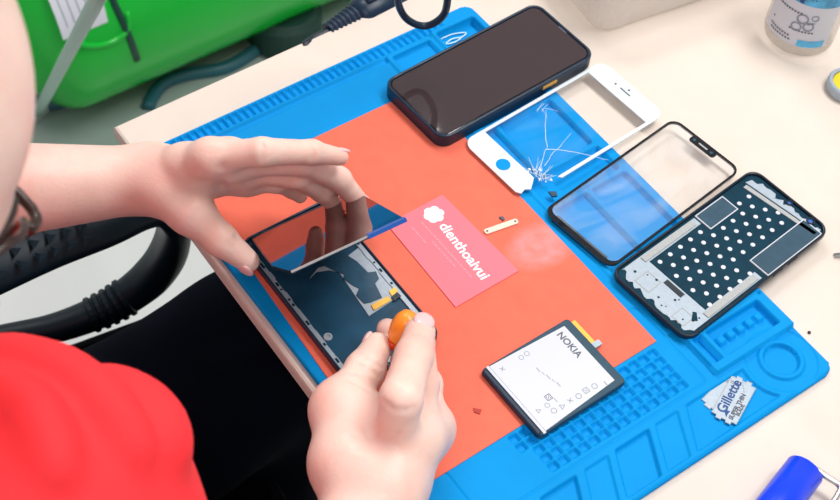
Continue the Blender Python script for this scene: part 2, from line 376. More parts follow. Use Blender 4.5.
# ------------------------------------------------------------ blue silicone mat (one moulded sheet)
def build_mat():
    W, H = 0.4125, 0.2955; st = 0.0008
    xs = np.arange(0, W+st/2, st); ys = np.arange(0, H+st/2, st)
    X, Y = np.meshgrid(xs, ys, indexing='ij')
    base = 0.0050
    Z = np.full_like(X, base)
    def sdbox(x0, x1, y0, y1, r=0.0):
        dx = np.abs(X-(x0+x1)/2)-(x1-x0)/2+r; dy = np.abs(Y-(y0+y1)/2)-(y1-y0)/2+r
        return np.hypot(np.maximum(dx, 0), np.maximum(dy, 0))+np.minimum(np.maximum(dx, dy), 0)-r
    def sdpoly(pts):
        P = np.array(pts); d = np.full_like(X, 1e9); ins = np.zeros_like(X, bool)
        for i in range(len(P)):
            a = P[i]; b = P[i-1]; e = b-a
            wx = X-a[0]; wy = Y-a[1]; t = np.clip((wx*e[0]+wy*e[1])/(e@e), 0, 1)
            d = np.minimum(d, np.hypot(wx-e[0]*t, wy-e[1]*t))
            c = ((a[1] > Y) != (b[1] > Y)) & (X < (b[0]-a[0])*(Y-a[1])/(b[1]-a[1]+1e-12)+a[0])
            ins ^= c
        return np.where(ins, -d, d)
    ramp = 0.0009
    def setlev(sd, z):
        nonlocal Z
        z = max(base+(z-base)*1.7, 0.0010)
        w = np.clip(0.5-sd/ramp, 0, 1); w = w*w*(3-2*w); Z = Z*(1-w)+z*w
    def groove(sd, z, wd): setlev(np.abs(sd)-wd/2, z)
    # ruler of narrow slots along the back
    n = 44
    for i in range(n):
        y = 0.010+i*0.0058
        setlev(sdbox(0.0025, 0.0122, y, y+0.0042, 0.0003), base-0.0018)
    setlev(sdbox(0.0148, 0.0200, 0.008, 0.205, 0.0005), base-0.0013)
    # back right trays
    setlev(sdbox(0.0150, 0.0385, 0.204, 0.247, 0.002), base+0.0009)
    setlev(sdbox(0.0185, 0.0345, 0.2085, 0.2435, 0.001), base-0.0016)
    setlev(sdbox(0.0120, 0.0640, 0.2475, 0.2925, 0.003), base+0.0022)
    setlev(sdbox(0.0170, 0.0450, 0.2510, 0.2870, 0.002), base-0.0030)
    # right hand compartments
    setlev(sdbox(0.0660, 0.3300, 0.2150, 0.2925, 0.002), base+0.0006)
    setlev(sdbox(0.0720, 0.1130, 0.2210, 0.2870, 0.002), base-0.0020)
    setlev(sdbox(0.1180, 0.1690, 0.2360, 0.2850, 0.003), base-0.0028)
    setlev(sdbox(0.1180, 0.1690, 0.2195, 0.2315, 0.001), base-0.0020)
    setlev(sdbox(0.1740, 0.1990, 0.2195, 0.2860, 0.002), base-0.0022)
    setlev(sdbox(0.2040, 0.3260, 0.2195, 0.2500, 0.002), base-0.0022)
    setlev(sdbox(0.2040, 0.3260, 0.2550, 0.2870, 0.002), base-0.0022)
    setlev(sdbox(0.3355, 0.3725, 0.2230, 0.2950, 0.001), base+0.0026)
    setlev(sdbox(0.3440, 0.3660, 0.2385, 0.2865, 0.001), base-0.0012)
    for k in range(5):
        yy = 0.2448+0.0087*k; setlev(sdbox(0.3505, 0.3565, yy-0.003, yy+0.003, 0.0005), base+0.0010)
    setlev(sdbox(0.3440, 0.3660, 0.2265, 0.2340, 0.0005), base-0.0012)
    # little holes in the raised block
    for (x, y) in ((0.3400, 0.2920), (0.3690, 0.2915)): setlev(np.hypot(X-x, Y-y)-0.0012, base+0.0010)
    # square pockets
    for i in range(5):
        for j in range(14):
            x = 0.3335+0.0073*i-0.0000*j; y = 0.0865+0.0084*j
            setlev(sdbox(x, x+0.0054, y, y+0.0062, 0.0006), base-0.0018)
    for (x, y) in ((0.3335, 0.0780), (0.3408, 0.0780)):
        setlev(sdbox(x, x+0.0054, y, y+0.0062, 0.0006), base-0.0018)
    groove(sdbox(0.3000, 0.3725, 0.0300, 0.2145, 0.004), base-0.0006, 0.0011)
    # slanted bays along the front
    def bay(y0, y1, dep, x0=0.3785, x1=0.4085, sl=0.0155):
        setlev(sdpoly([(x0, y0), (x0, y1), (x1, y1-sl), (x1, y0-sl)]), base-dep)
    for y0, y1, dp in ((0.1640, 0.1830, 0.0010), (0.1300, 0.1580, 0.0022), (0.1045, 0.1235, 0.0011), (0.0690, 0.0970, 0.0022), (0.0440, 0.0620, 0.0011), (0.0180, 0.0380, 0.0020)):
        bay(y0, y1, dp)
    # round dish, its arc, and the open bay holding the blades
    cx, cy = 0.3875, 0.2690; R = np.hypot(X-cx, Y-cy)
    razor = np.maximum(sdpoly([(0.3785, 0.1910), (0.3785, 0.2700), (0.4070, 0.2700), (0.4085, 0.1740)]), 0.0285-R)
    setlev(razor, base-0.0013)
    setlev(R-0.0250, base-0.0006)
    setlev(R-0.0158, base+0.0006)
    setlev(R-0.0120, base-0.0016)
    # keep away from the raised block
    setlev(sdbox(0.3355, 0.3725, 0.2230, 0.2360, 0.0005)*0+np.where((X < 0.3725) & (X > 0.3660) & (Y > 0.2230) & (Y < 0.295), -1.0, 1.0), base+0.0026)
    # outline: rounded corners, slightly lower lip
    sdo = sdbox(0, W, 0, H, 0.009)
    Z = np.where(sdo > -0.0006, base-0.0010, Z)
    nx, ny = X.shape
    inside = sdo <= 0.0005
    idx = np.arange(nx*ny).reshape(nx, ny)
    q = np.stack([idx[:-1, :-1], idx[1:, :-1], idx[1:, 1:], idx[:-1, 1:]], -1).reshape(-1, 4)
    q = q[inside.ravel()[q].all(1)]
    V = np.stack([X.ravel(), Y.ravel(), Z.ravel()], 1)
    # skirt down to the table along boundary edges
    e = np.concatenate([q[:, [0, 1]], q[:, [1, 2]], q[:, [2, 3]], q[:, [3, 0]]])
    k1 = e[:, 0].astype(np.int64)*(nx*ny)+e[:, 1]; k2 = e[:, 1].astype(np.int64)*(nx*ny)+e[:, 0]
    be = e[~np.isin(k1, k2)]
    low = V.copy(); low[:, 2] = 0.0002
    used = np.unique(be); mp = -np.ones(nx*ny, int); mp[used] = np.arange(len(used))+len(V)
    V = np.concatenate([V, low[used]])
    sk = np.stack([be[:, 1], be[:, 0], mp[be[:, 0]], mp[be[:, 1]]], 1)
    q = np.concatenate([q, sk])
    u = np.unique(q); rm = -np.ones(len(V), int); rm[u] = np.arange(len(u))
    return mesh_np('repair_mat', V[u], rm[q])
mo = obj('repair_mat', build_mat(), 'blue', smooth=False)
mo.location = (0, 0, T)
tag(mo, 'bright blue silicone repair mat with moulded trays lying on the bench', 'mat')

# ------------------------------------------------------------ orange sheet
bm = BM(); prism(bm, [(0.0545, 0.0150), (0.3320, 0.0020), (0.3300, 0.2070), (0.0560, 0.2070)], MT, MT+0.0007)
tag(obj('work_sheet', bm, 'sheet'), 'plain orange sheet covering the middle of the blue mat', 'sheet')
ST = MT+0.0007

# ------------------------------------------------------------ black phone in its case
ph = thing('smartphone', 'black cased smartphone with an intact dark screen at the back of the mat', 'phone', (0.0760, 0.2590, T+0.0052), math.radians(2.78))
W, L = 0.0715, 0.1540
bm = BM(); ring = rrect(W, L, 0.010)
ring_prism(bm, ring, rrect(W-0.0046, L-0.0046, 0.0085), 0.0, 0.0122)
prism(bm, rrect(W-0.0030, L-0.0030, 0.0090), 0.0, 0.0040)
o = obj('case', bm, 'navy', ph)
bv = o.modifiers.new('bevel', 'BEVEL'); bv.width = 0.0012; bv.segments = 2; bv.limit_method = 'ANGLE'
bm = BM(); prism(bm, rrect(W-0.0048, L-0.0048, 0.0083), 0.0041, 0.0113, 0.0006); obj('bezel', bm, 'blackgloss', ph)
bm = BM(); prism(bm, rrect(W-0.0068, L-0.0072, 0.0072), 0.0113, 0.0116); obj('screen', bm, 'screen', ph, label='dark reflective phone screen')
bm = BM(); boxm(bm, W/2-0.0004, W/2+0.0006, 0.022, 0.036, 0.0060, 0.0088); obj('side_button', bm, 'gold', ph, label='brass coloured side button')
bm = BM(); prism(bm, rrect(0.009, 0.0012, 0.0005, 3, 0, L/2-0.0038), 0.0113, 0.0118); obj('earpiece', bm, 'ink', ph)

# ------------------------------------------------------------ cracked white front glass
W, L = 0.0690, 0.1425
ip = thing('front_glass', 'cracked white bordered phone front glass with a round home button', 'phone glass', (0.1490, 0.2742, T+0.0082), math.radians(3.59))
b0, b1 = -L/2+0.0195, L/2-0.0175
rl = 0.0026
oc_ = rrect(W, L, 0.009)            # runs counter-clockwise from the right side
tr_, tl_, bl_ = oc_[0:8], oc_[8:16][::-1], oc_[16:24]
def arc(cx, cy, a0, a1, r=0.009, n=7): return [(cx+r*math.cos(math.radians(a0+(a1-a0)*k/n)), cy+r*math.sin(math.radians(a0+(a1-a0)*k/n))) for k in range(n+1)]
shape = [(W/2, b0+0.0170)]+arc(W/2-0.009, L/2-0.009, 0, 90)+arc(-W/2+0.009, L/2-0.009, 90, 180)+arc(-W/2+0.009, -L/2+0.009, 180, 270)
shape += [(W/2-0.0100, -L/2), (W/2-0.0065, -L/2+0.0022), (W/2-0.0078, -L/2+0.0070), (W/2-0.0052, -L/2+0.0105), (W/2-0.0085, -L/2+0.0150), (W/2-0.0120, b0)]
shape += [(-W/2+rl, b0), (-W/2+rl, b1), (W/2-rl, b1), (W/2-rl, b0+0.0150)]
bms = BM(); prism(bms, shape, 0, 0.0011)
obj('border', bms, 'white', ip)
bm = BM(); prism(bm, rrect(W-0.0060, b1-b0-0.0002, 0.0005, cx=0, cy=(b0+b1)/2), 0.0003, 0.0008); obj('pane', bm, 'glass', ip, label='clear cracked glass pane')
bm = BM(); prism(bm, [(0.0054*math.cos(a*PI/12), -L/2+0.0095+0.0054*math.sin(a*PI/12)) for a in range(24)], 0.0002, 0.0015); obj('home_button', bm, 'blue', ip, label='blue round home button opening')
bm = BM(); prism(bm, rrect(0.0110, 0.0013, 0.0006, 3, 0, L/2-0.0088), 0.0011, 0.0013); obj('earpiece_slot', bm, 'ink', ip)
for x, y in ((-0.0105, L/2-0.0088), (0.0005, L/2-0.0052)):
    bm = BM(); prism(bm, [(x+0.0010*math.cos(a*PI/6), y+0.0010*math.sin(a*PI/6)) for a in range(12)], 0.0011, 0.0013); obj('sensor_hole', bm, 'ink', ip)
# crack lines spreading from the lower right corner
bm = BM(); rr = random.Random(3)
def crack(p, ang, ln, w):
    pts = [Vector((p[0], p[1]))]
    n = max(2, int(ln/0.004))
    for i in range(n):
        ang += rr.uniform(-0.22, 0.22); pts.append(pts[-1]+Vector((math.cos(ang), math.sin(ang)))*ln/n)
    for i in range(n):
        a, b = pts[i], pts[i+1]; t = (b-a).normalized(); nn = Vector((-t.y, t.x))*w*(1-0.5*i/n)
        prism(bm, [a-nn, b-nn*0.8, b+nn*0.8, a+nn], 0.0008, 0.00098)
    return pts
p0 = (W/2-0.012, -L/2+0.0215)
def inpane(q): return abs(q[0]) < W/2-0.0035 and b0+0.001 < q[1] < b1-0.001
for k in range(16):
    a = rr.uniform(0.55, 3.0); crack((p0[0]+rr.uniform(-.006, .006), p0[1]+rr.uniform(0, .004)), a, rr.uniform(0.006, 0.016), 0.00014)
crack(p0, 2.1, 0.030, 0.00022); crack((p0[0]-0.016, p0[1]+0.026), 2.60, 0.038, 0.00020); crack((p0[0]-0.004, p0[1]+0.012), 1.95, 0.040, 0.00016)
pp = crack((p0[0]-0.015, p0[1]+0.024), 1.0, 0.046, 0.00022)
for k in range(5): crack((-W/2+0.010+rr.uniform(-.003, .003), -0.004+rr.uniform(-.004, .006)), rr.uniform(-0.5, 2.5), 0.010, 0.00012)
obj('crack_lines', bm, 'white', ip, label='fine white cracks in the pane')
# loose bits where the corner broke away
bm = BM()
for k in range(16):
    x = W/2-0.006-rr.uniform(-.003, .014); y = -L/2+0.021+rr.uniform(-.004, .008); s = rr.uniform(0.0005, 0.0015)
    prism(bm, [(x+s*math.cos(a), y+s*0.7*math.sin(a)) for a in (0.2, 1.9, 3.6, 5.1)], 0.0006, 0.0014)
obj('splinters', bm, 'white', ip)
c = at(553, 194, T+0.006); bm = BM(); prism(bm, [(c.x-.003, c.y-.002), (c.x+.002, c.y-.0025), (c.x+.0035, c.y+.001), (c.x, c.y+.003)], T+0.0056, T+0.0072)
tag(obj('glass_chip', bm, 'plate2'), 'small dark broken chip beside the cracked white glass', 'chip')

# ------------------------------------------------------------ black bordered front glass
W, L = 0.0665, 0.1420
ng = thing('front_glass', 'black bordered phone front glass with a notch, dusty, beside the perforated frame', 'phone glass', (0.2270, 0.2843, T+0.0078), math.radians(6.81))
out = rrect(W, L, 0.0085)
inn = rrect(W-0.0034, L-0.0062, 0.0068, cx=0, cy=0.0012)
bm = BM(); ring_prism(bm, out, inn, 0, 0.0016); obj('border', bm, 'blackgloss', ng)
bm = BM(); boxm(bm, -W/2+0.009, W/2-0.009, -L/2+0.0005, -L/2+0.007, -0.0021, 0.0000); obj('lower_edge', bm, 'navy', ng)
bm = BM(); prism(bm, rrect(W-0.0036, L-0.0064, 0.0066, cx=0, cy=0.0012), 0.0006, 0.0012); obj('pane', bm, 'dusty', ng, label='dusty transparent pane')
nb = BM(); prism(nb, rrect(0.0240, 0.0068, 0.0026, 5, 0, L/2-0.0050), 0.0013, 0.0018); nt_ = obj('notch', nb, 'blackgloss', ng)
bm = BM(); prism(bm, rrect(0.0085, 0.0013, 0.0006, 3, 0, L/2-0.0050), 0.0018, 0.0020); obj('earpiece', bm, 'foam', nt_)
for x in (-0.0085, 0.0080):
    bm = BM(); prism(bm, [(x+0.0013*math.cos(a*PI/6), L/2-0.0050+0.0013*math.sin(a*PI/6)) for a in range(12)], 0.0018, 0.0020); obj('lens_hole', bm, 'plate2', nt_)

# ------------------------------------------------------------ perforated mid frame
W, L = 0.0735, 0.1530
fr = thing('phone_housing', 'dark phone middle housing with rows of white dots at the right of the mat', 'phone frame', (0.3004, 0.2932, T+0.0079), math.radians(5.68))
bm = BM(); ring_prism(bm, rrect(W, L, 0.0095), rrect(W-0.0036, L-0.0040, 0.0082), 0, 0.0048)
o = obj('rim', bm, 'black', fr); bv = o.modifiers.new('bevel', 'BEVEL'); bv.width = 0.0009; bv.segments = 2; bv.limit_method = 'ANGLE'
bm = BM(); prism(bm, rrect(W-0.0038, L-0.0042, 0.0080), 0.0004, 0.0026); obj('back_plate', bm, 'plate', fr)
def uv(u, v): return ((u-0.5)*W, (v-0.5)*L)
def poly(pts): return [uv(*p) for p in pts]
# jagged silver brackets at both ends
rr = random.Random(11)
jag = [(0.06, 0.165)]
v0 = 0.030
us = np.linspace(0.06, 0.95, 30)
low = [(u, v0+rr.choice([0.0, 0.006, 0.014, 0.020])*(1 if 0.1 < u < 0.9 else 2)) for u in us]
bm = BM(); prism(bm, poly([(0.05, 0.20)]+[(0.05, 0.06)]+low+[(0.95, 0.06), (0.95, 0.53), (0.86, 0.53), (0.86, 0.192), (0.20, 0.192), (0.145, 0.192), (0.145, 0.545), (0.055, 0.545)]), 0.0026, 0.0032); obj('lower_bracket', bm, 'silver', fr, label='pale silver bracket at the lower end')
low = [(u, 0.965-rr.choice([0.0, 0.006, 0.014, 0.024])) for u in np.linspace(0.93, 0.09, 26)]
bm = BM(); prism(bm, poly([(0.07, 0.905), (0.95, 0.945)]+low), 0.0026, 0.0032); obj('upper_bracket', bm, 'silver', fr, label='pale silver bracket at the upper end')
for (u0, u1, v0, v1) in ((0.065, 0.128, 0.175, 0.52), (0.872, 0.940, 0.17, 0.51)):
    bm = BM(); prism(bm, poly([(u0, v0), (u1, v0), (u1, v1), (u0, v1)]), 0.0032, 0.0040); obj('foam_strip', bm, 'foam', fr, label='grey foam strip along one side')
bm = BM(); prism(bm, poly([(0.10, 0.895), (0.93, 0.935), (0.93, 0.915), (0.10, 0.872)]), 0.0026, 0.0036); obj('foam_strip', bm, 'foam', fr, label='grey foam strip across the upper end')
bm = BM(); prism(bm, poly([(0.155, 0.197), (0.885, 0.197), (0.885, 0.555), (0.74, 0.555), (0.74, 0.905), (0.09, 0.875), (0.09, 0.75), (0.245, 0.75), (0.245, 0.55), (0.155, 0.55)]), 0.0026, 0.0030); pl = obj('perforated_plate', bm, 'plate', fr)
def dotbm(u, v, r=0.0017):
    b = BM(); x, y = uv(u, v); prism(b, [(x+r*math.cos(a*PI/8), y+r*math.sin(a*PI/8)) for a in range(16)], 0.0030, 0.00325); return b
for r_ in range(7):
    u = 0.212+0.1055*r_
    for c_ in range(11):
        v = 0.2300+0.0690*c_+(0.0345 if r_ % 2 else 0)
        if u > 0.72 and v > 0.54: continue
        if u < 0.26 and 0.54 < v < 0.77: continue
        if u > 0.86 or v > 0.895 or v < 0.205 or v > 0.875+0.03*u: continue
        obj('dot', dotbm(u, v), 'paper', pl, label='white round dot')
for name, (u0, u1, v0, v1) in (('battery_pad', (0.055, 0.245, 0.56, 0.745)), ('shield_pad', (0.750, 0.965, 0.565, 0.945))):
    bm = BM(); prism(bm, poly([(u0, v0), (u1, v0), (u1, v1), (u0, v1)]), 0.0026, 0.0036); pd = obj(name, bm, 'plate2', fr, label='slate pad with a white outline')
    du, dv = 0.010, 0.005
    bm = BM(); ring_prism(bm, poly([(u0-du, v0-dv), (u1+du, v0-dv), (u1+du, v1+dv), (u0-du, v1+dv)]), poly([(u0, v0), (u1, v0), (u1, v1), (u0, v1)]), 0.0026, 0.0037); obj('outline', bm, 'paper', pd)
bm = BM(); prism(bm, poly([(0.40, 0.155), (0.62, 0.155), (0.62, 0.182), (0.40, 0.182)]), 0.0032, 0.0036); obj('slot', bm, 'black', fr)
for u, v, s in ((0.30, 0.105, 0.09), (0.78, 0.085, 0.075)):
    bm = BM(); ring_prism(bm, poly([(u-s, v-s*.5), (u+s, v-s*.5), (u+s, v+s*.5), (u-s, v+s*.5)]), poly([(u-s*.9, v-s*.44), (u+s*.9, v-s*.44), (u+s*.9, v+s*.44), (u-s*.9, v+s*.44)]), 0.0032, 0.0034); obj('outline', bm, 'foam', fr)
bm = BM(); prism(bm, poly([(0.86, 0.10), (0.80, 0.14), (0.83, 0.15), (0.90, 0.12)]), 0.0032, 0.0036); obj('chip', bm, 'plate', fr)
rr = random.Random(5)
for k in range(12):
    u = rr.uniform(0.12, 0.9); v = rr.uniform(0.055, 0.15); s = rr.uniform(0.0005, 0.0011); x, y = uv(u, v)
    b = BM(); prism(b, [(x+s*math.cos(a*PI/5), y+s*math.sin(a*PI/5)) for a in range(10)], 0.0032, 0.0034); obj('screw_hole', b, 'plate', fr)
for u, v, r_ in ((0.80, 0.965, 0.0032), (0.52, 0.972, 0.0024)):
    x, y = uv(u, v)
    b = BM(); lathe(b, [(r_, 0.0026), (r_, 0.0042), (r_*0.72, 0.0042), (r_*0.66, 0.0036)], 20, (x, y, 0)); cm = obj('camera_ring', b, 'black', fr)
    b = BM(); sphere(b, (x, y, 0.0034), r_*0.6, (1, 1, 0.35)); obj('camera_lens', b, 'tape', cm, smooth=True)
for y in (0.018, 0.034):
    bm = BM(); boxm(bm, W/2-0.0003, W/2+0.0006, y-0.005, y+0.005, 0.0015, 0.0034); obj('side_button', bm, 'black', fr)

# ------------------------------------------------------------ battery
W, L = 0.0605, 0.0745
ba = thing('phone_battery', 'flat phone battery with a white label at the right front of the orange sheet', 'battery', (0.3151, 0.1295, ST+0.0002), math.radians(0.75))
bm = BM(); prism(bm, rrect(W, L, 0.0030, 4), 0, 0.0042, 0.0010); obj('cell', bm, 'plate2', ba)
bm = BM(); prism(bm, [(-W/2+0.0012, -L/2+0.0062), (W/2-0.0010, -L/2+0.0062), (W/2-0.0050, L/2-0.0065), (-W/2+0.0040, L/2-0.0065)], 0.0042, 0.00435); lb = obj('label', bm, 'paper', ba, label='white printed label')
bm = BM(); boxm(bm, -W/2+0.0006, W/2+0.0002, -L/2+0.0038, -L/2+0.0058, 0.0035, 0.0047); obj('edge_strip', bm, 'paper', ba, label='white strip along the left end')
bm = BM(); prism(bm, rrect(W-0.002, 0.0042, 0.0015, 4, 0, -L/2+0.0016), 0.0010, 0.0050, 0.0012); obj('end_cap', bm, 'navy', ba)
bm = BM(); prism(bm, rrect(0.0230, 0.0052, 0.0008, 3, -W/2+0.0150, L/2+0.0010), 0.0012, 0.0026); fx = obj('flex_tail', bm, 'gold', ba, label='orange flex ribbon')
bm = BM(); prism(bm, rrect(0.0042, 0.0070, 0.0004, 3, -W/2+0.0265, L/2+0.0030), 0.0010, 0.0030); obj('connector', bm, 'silver', fx)
z = 0.00437
text_obj('brand_name', 'NOKIA', 0.0070, 'ink', lb, (-W/2+0.0175, L/2-0.0135, z), 0, 0.00015)
def icon(kind, x, y, s, m='lightink'):
    b = BM()
    if kind == 'ring': ring_prism(b, [(x+s*math.cos(a*PI/8), y+s*math.sin(a*PI/8)) for a in range(16)], [(x+s*.78*math.cos(a*PI/8), y+s*.78*math.sin(a*PI/8)) for a in range(16)], z-0.00002, z+0.00004)
    elif kind == 'square':
        ring_prism(b, rrect(2*s, 2*s, s*.2, 2, x, y), rrect(1.6*s, 1.6*s, s*.15, 2, x, y), z-0.00002, z+0.00004)
        for i in (-1, 0, 1):
            for j in (-1, 0, 1):
                if (i+j) % 2 == 0: boxm(b, x+i*s*.42-s*.15, x+i*s*.42+s*.15, y+j*s*.42-s*.15, y+j*s*.42+s*.15, z-0.00002, z+0.00004)
    elif kind == 'cross':
        for a in (0.78, -0.78):
            dx, dy = s*math.cos(a), s*math.sin(a); nx_, ny_ = -dy*0.12, dx*0.12
            prism(b, [(x-dx-nx_, y-dy-ny_), (x+dx-nx_, y+dy-ny_), (x+dx+nx_, y+dy+ny_), (x-dx+nx_, y-dy+ny_)], z-0.00002, z+0.00004)
    elif kind == 'tri': ring_prism(b, [(x-s, y-s*.8), (x+s, y-s*.8), (x, y+s)], [(x-s*.65, y-s*.6), (x+s*.65, y-s*.6), (x, y+s*.6)], z-0.00002, z+0.00004)
    elif kind == 'bar': boxm(b, x-s, x+s, y-s*.14, y+s*.14, z-0.00002, z+0.00004)
    obj('printed_mark', b, m, lb)
icon('cross', -W/2+0.0075, -L/2+0.0120, 0.0020, 'lightink')
icon('ring', -W/2+0.0075, -L/2+0.0280, 0.0018); icon('ring', -W/2+0.0072, -L/2+0.0330, 0.0019)
icon('square', 0.0110, -L/2+0.0235, 0.0022, 'ink')
for i in range(6): icon(('ring', 'tri', 'cross', 'ring', 'square', 'ring')[i], W/2-0.0095+0.0006*(i % 2), -L/2+0.0200+0.0068*i, 0.0021)
for i in range(3): icon(('tri', 'ring', 'bar')[i], W/2-0.0150, -L/2+0.0120+0.0070*i, 0.0018)
icon('bar', W/2-0.0065, L/2-0.0130, 0.0016, 'ink')
for i in range(5): icon('bar', -0.009+0.004*i, -0.006+0.001*i, 0.0014 if i % 2 else 0.0020)

# ------------------------------------------------------------ business card
cd = thing('business_card', 'pink business card with a white flower logo in the middle of the orange sheet', 'card', (0.1922, 0.1368, ST+0.0003), math.radians(0.9))
CW, CL = 0.0520, 0.0835
bm = BM(); prism(bm, [(-CL/2, -CW/2+0.001), (CL/2, -CW/2-0.002), (CL/2, CW/2+0.001), (-CL/2, CW/2-0.002)], 0, 0.0005); obj('stock', bm, 'card', cd)
text_obj('brand_name', 'dienthoaivui', 0.0112, 'cardwhite', cd, (0.0070, 0.0058, 0.00056), math.radians(-4), 0.00024)
bm = BM()
for a, rad in ((0, 0), (0.3, 1), (1.35, 1), (2.4, 1), (3.5, 1), (4.5, 1), (5.5, 1)):
    x, y = -0.0305+0.0042*rad*math.cos(a), 0.0078+0.0042*rad*math.sin(a)
    prism(bm, [(x+0.0035*math.cos(k*PI/9), y+0.0035*math.sin(k*PI/9)) for k in range(18)], 0.0005, 0.00056+0.00002*a)
obj('flower_logo', bm, 'cardwhite', cd)
for i, (x0, x1, y) in enumerate(((-0.030, 0.026, -0.0035), (-0.012, 0.012, -0.0075), (-0.030, -0.014, -0.0120))):
    bm = BM(); k = x0
    rr = random.Random(i)
    while k < x1:
        w = rr.uniform(0.0012, 0.0038); boxm(bm, k, k+w, y-0.00045, y+0.00045, 0.0005, 0.00056); k += w+0.0008
    obj('small_print', bm, 'cardfaint', cd)

# ------------------------------------------------------------ little metal bracket + bits
a, b = at(484.5, 233, ST), at(517.5, 221.5, ST); mid = (a+b)/2; ang = math.atan2(b.y-a.y, b.x-a.x); ln = (b-a).length
br = thing('metal_bracket', 'thin pale metal bracket with a hole at each end beside the business card', 'bracket', (mid.x, mid.y, ST+0.0002), ang)
bm = BM(); prism(bm, rrect(ln, 0.0044, 0.0016, 4), 0, 0.0011); obj('bar', bm, mat('cream_metal', (0.80, 0.60, 0.50, 1), 0.4, metal=0.1), br)
for x in (-ln/2+0.002, ln/2-0.002):
    bm = BM(); prism(bm, [(x+0.0008*math.cos(k*PI/5), 0.0008*math.sin(k*PI/5)) for k in range(10)], 0.0011, 0.0013); obj('hole', bm, 'ink', br)
c = at(502, 219, ST); bm = BM(); prism(bm, [(c.x-.002, c.y-.0012), (c.x+.0022, c.y-.0008), (c.x+.0016, c.y+.0012), (c.x-.001, c.y+.0014)], ST, ST+0.0014)
tag(obj('crumb', bm, 'ink'), 'dark crumb just behind the pale metal bracket', 'crumb')
c = at(477, 411, ST); bm = BM(); prism(bm, [(c.x-.003, c.y-.001), (c.x, c.y-.0022), (c.x+.003, c.y), (c.x+.001, c.y+.003)], ST, ST+0.0008)
tag(obj('crumb', bm, 'darkred'), 'dark red crumb on the orange sheet left of the battery', 'crumb')
for px, py, l in ((790, 392, 'dark'), (809, 334, 'brown')):
    pass
c = at(809, 333, T); bm = BM(); sphere(bm, (c.x, c.y, T+0.0008), 0.0012, (1, 1, 0.7)); tag(obj('crumb', bm, 'frame_brown'), 'brown crumb on the bare bench beside the right edge of the mat', 'crumb')

# ------------------------------------------------------------ razor blade sleeves
def blade(label, corners, z, top):
    P = [at(x, y, z) for x, y in corners]           # start-left, start-right, end-right, end-left
    c = sum(P, Vector())/4; ax = ((P[2]+P[3])-(P[0]+P[1])).normalized(); ang = math.atan2(ax.y, ax.x)
    Lb = ((P[2]+P[3])/2-(P[0]+P[1])/2).length; Wb = ((P[1]-P[0]).length+(P[2]-P[3]).length)/2
    t = thing('razor_blade', label, 'razor blade', (c.x, c.y, z), ang, 'razor blades in the mat tray')
    n = 0.0022
    l, w = Lb/2, Wb/2
    pts = [(-l, -w+n*1.6), (-l+n, -w+n*1.6), (-l+n, -w), (l-n, -w), (l-n, -w+n*1.6), (l, -w+n*1.6), (l, -n*.7), (l-n*.7, -n*.7), (l-n*.7, n*.7), (l, n*.7), (l, w-n*1.6), (l-n, w-n*1.6), (l-n, w), (-l+n, w), (-l+n, w-n*1.6), (-l, w-n*1.6), (-l, n*.7), (-l+n*.7, n*.7), (-l+n*.7, -n*.7), (-l, -n*.7)]
    b = BM(); prism(b, pts, 0, 0.0004); obj('sleeve', b, 'silver', t)
    b = BM(); ring_prism(b, [(x*0.995, y*0.99) for x, y in pts], [(x*0.965, y*0.94) for x, y in pts], 0.0004, 0.00044); obj('printed_border', b, 'foam', t)
    if top:
        text_obj('brand_name', 'Gillette', 0.0095, 'blueink', t, (0.0010, w*0.42, 0.00046), 0, 0.00022)
        text_obj('small_print', 'SUPER THIN', 0.0042, 'ink', t, (-0.0035, -w*0.45, 0.00046), 0, 0.00018)
        text_obj('small_print', 'BLADE', 0.0034, 'ink', t, (-0.0050, -w*0.76, 0.00046), 0, 0.00014)
        b = BM(); prism(b, [(-l+0.0035, -0.0010), (-l+0.0080, 0.0026), (-l+0.0095, -0.0014), (-l+0.0065, -0.0008)], 0.0004, 0.00046); obj('arrow_mark', b, 'blueink', t)
        b = BM()
        for k in range(4): prism(b, [(l-0.0100+0.002*k, -0.004+0.0012*k), (l-0.0085+0.002*k, -0.003+0.0012*k), (l-0.0090+0.002*k, -0.0022+0.0012*k)], 0.0004, 0.00046)
        obj('swirl_mark', b, 'lightink', t)
    b = BM(); boxm(b, l-0.0062, l-0.0056, w*0.1, w*0.85, 0.0004, 0.00046); boxm(b, l-0.0075, l-0.0071, w*0.1, w*0.85, 0.0004, 0.00046); obj('printed_line', b, 'ink', t)
    return t
blade('silver paper razor blade sleeve lying underneath, mostly covered by the lettered one', [(700, 401), (723, 421), (752, 391), (729, 372)], T+0.0031, False)
blade('lettered silver razor blade sleeve lying on top of the other in the mat tray', [(710, 414), (735, 428), (757, 386), (733, 374)], T+0.0043, True)

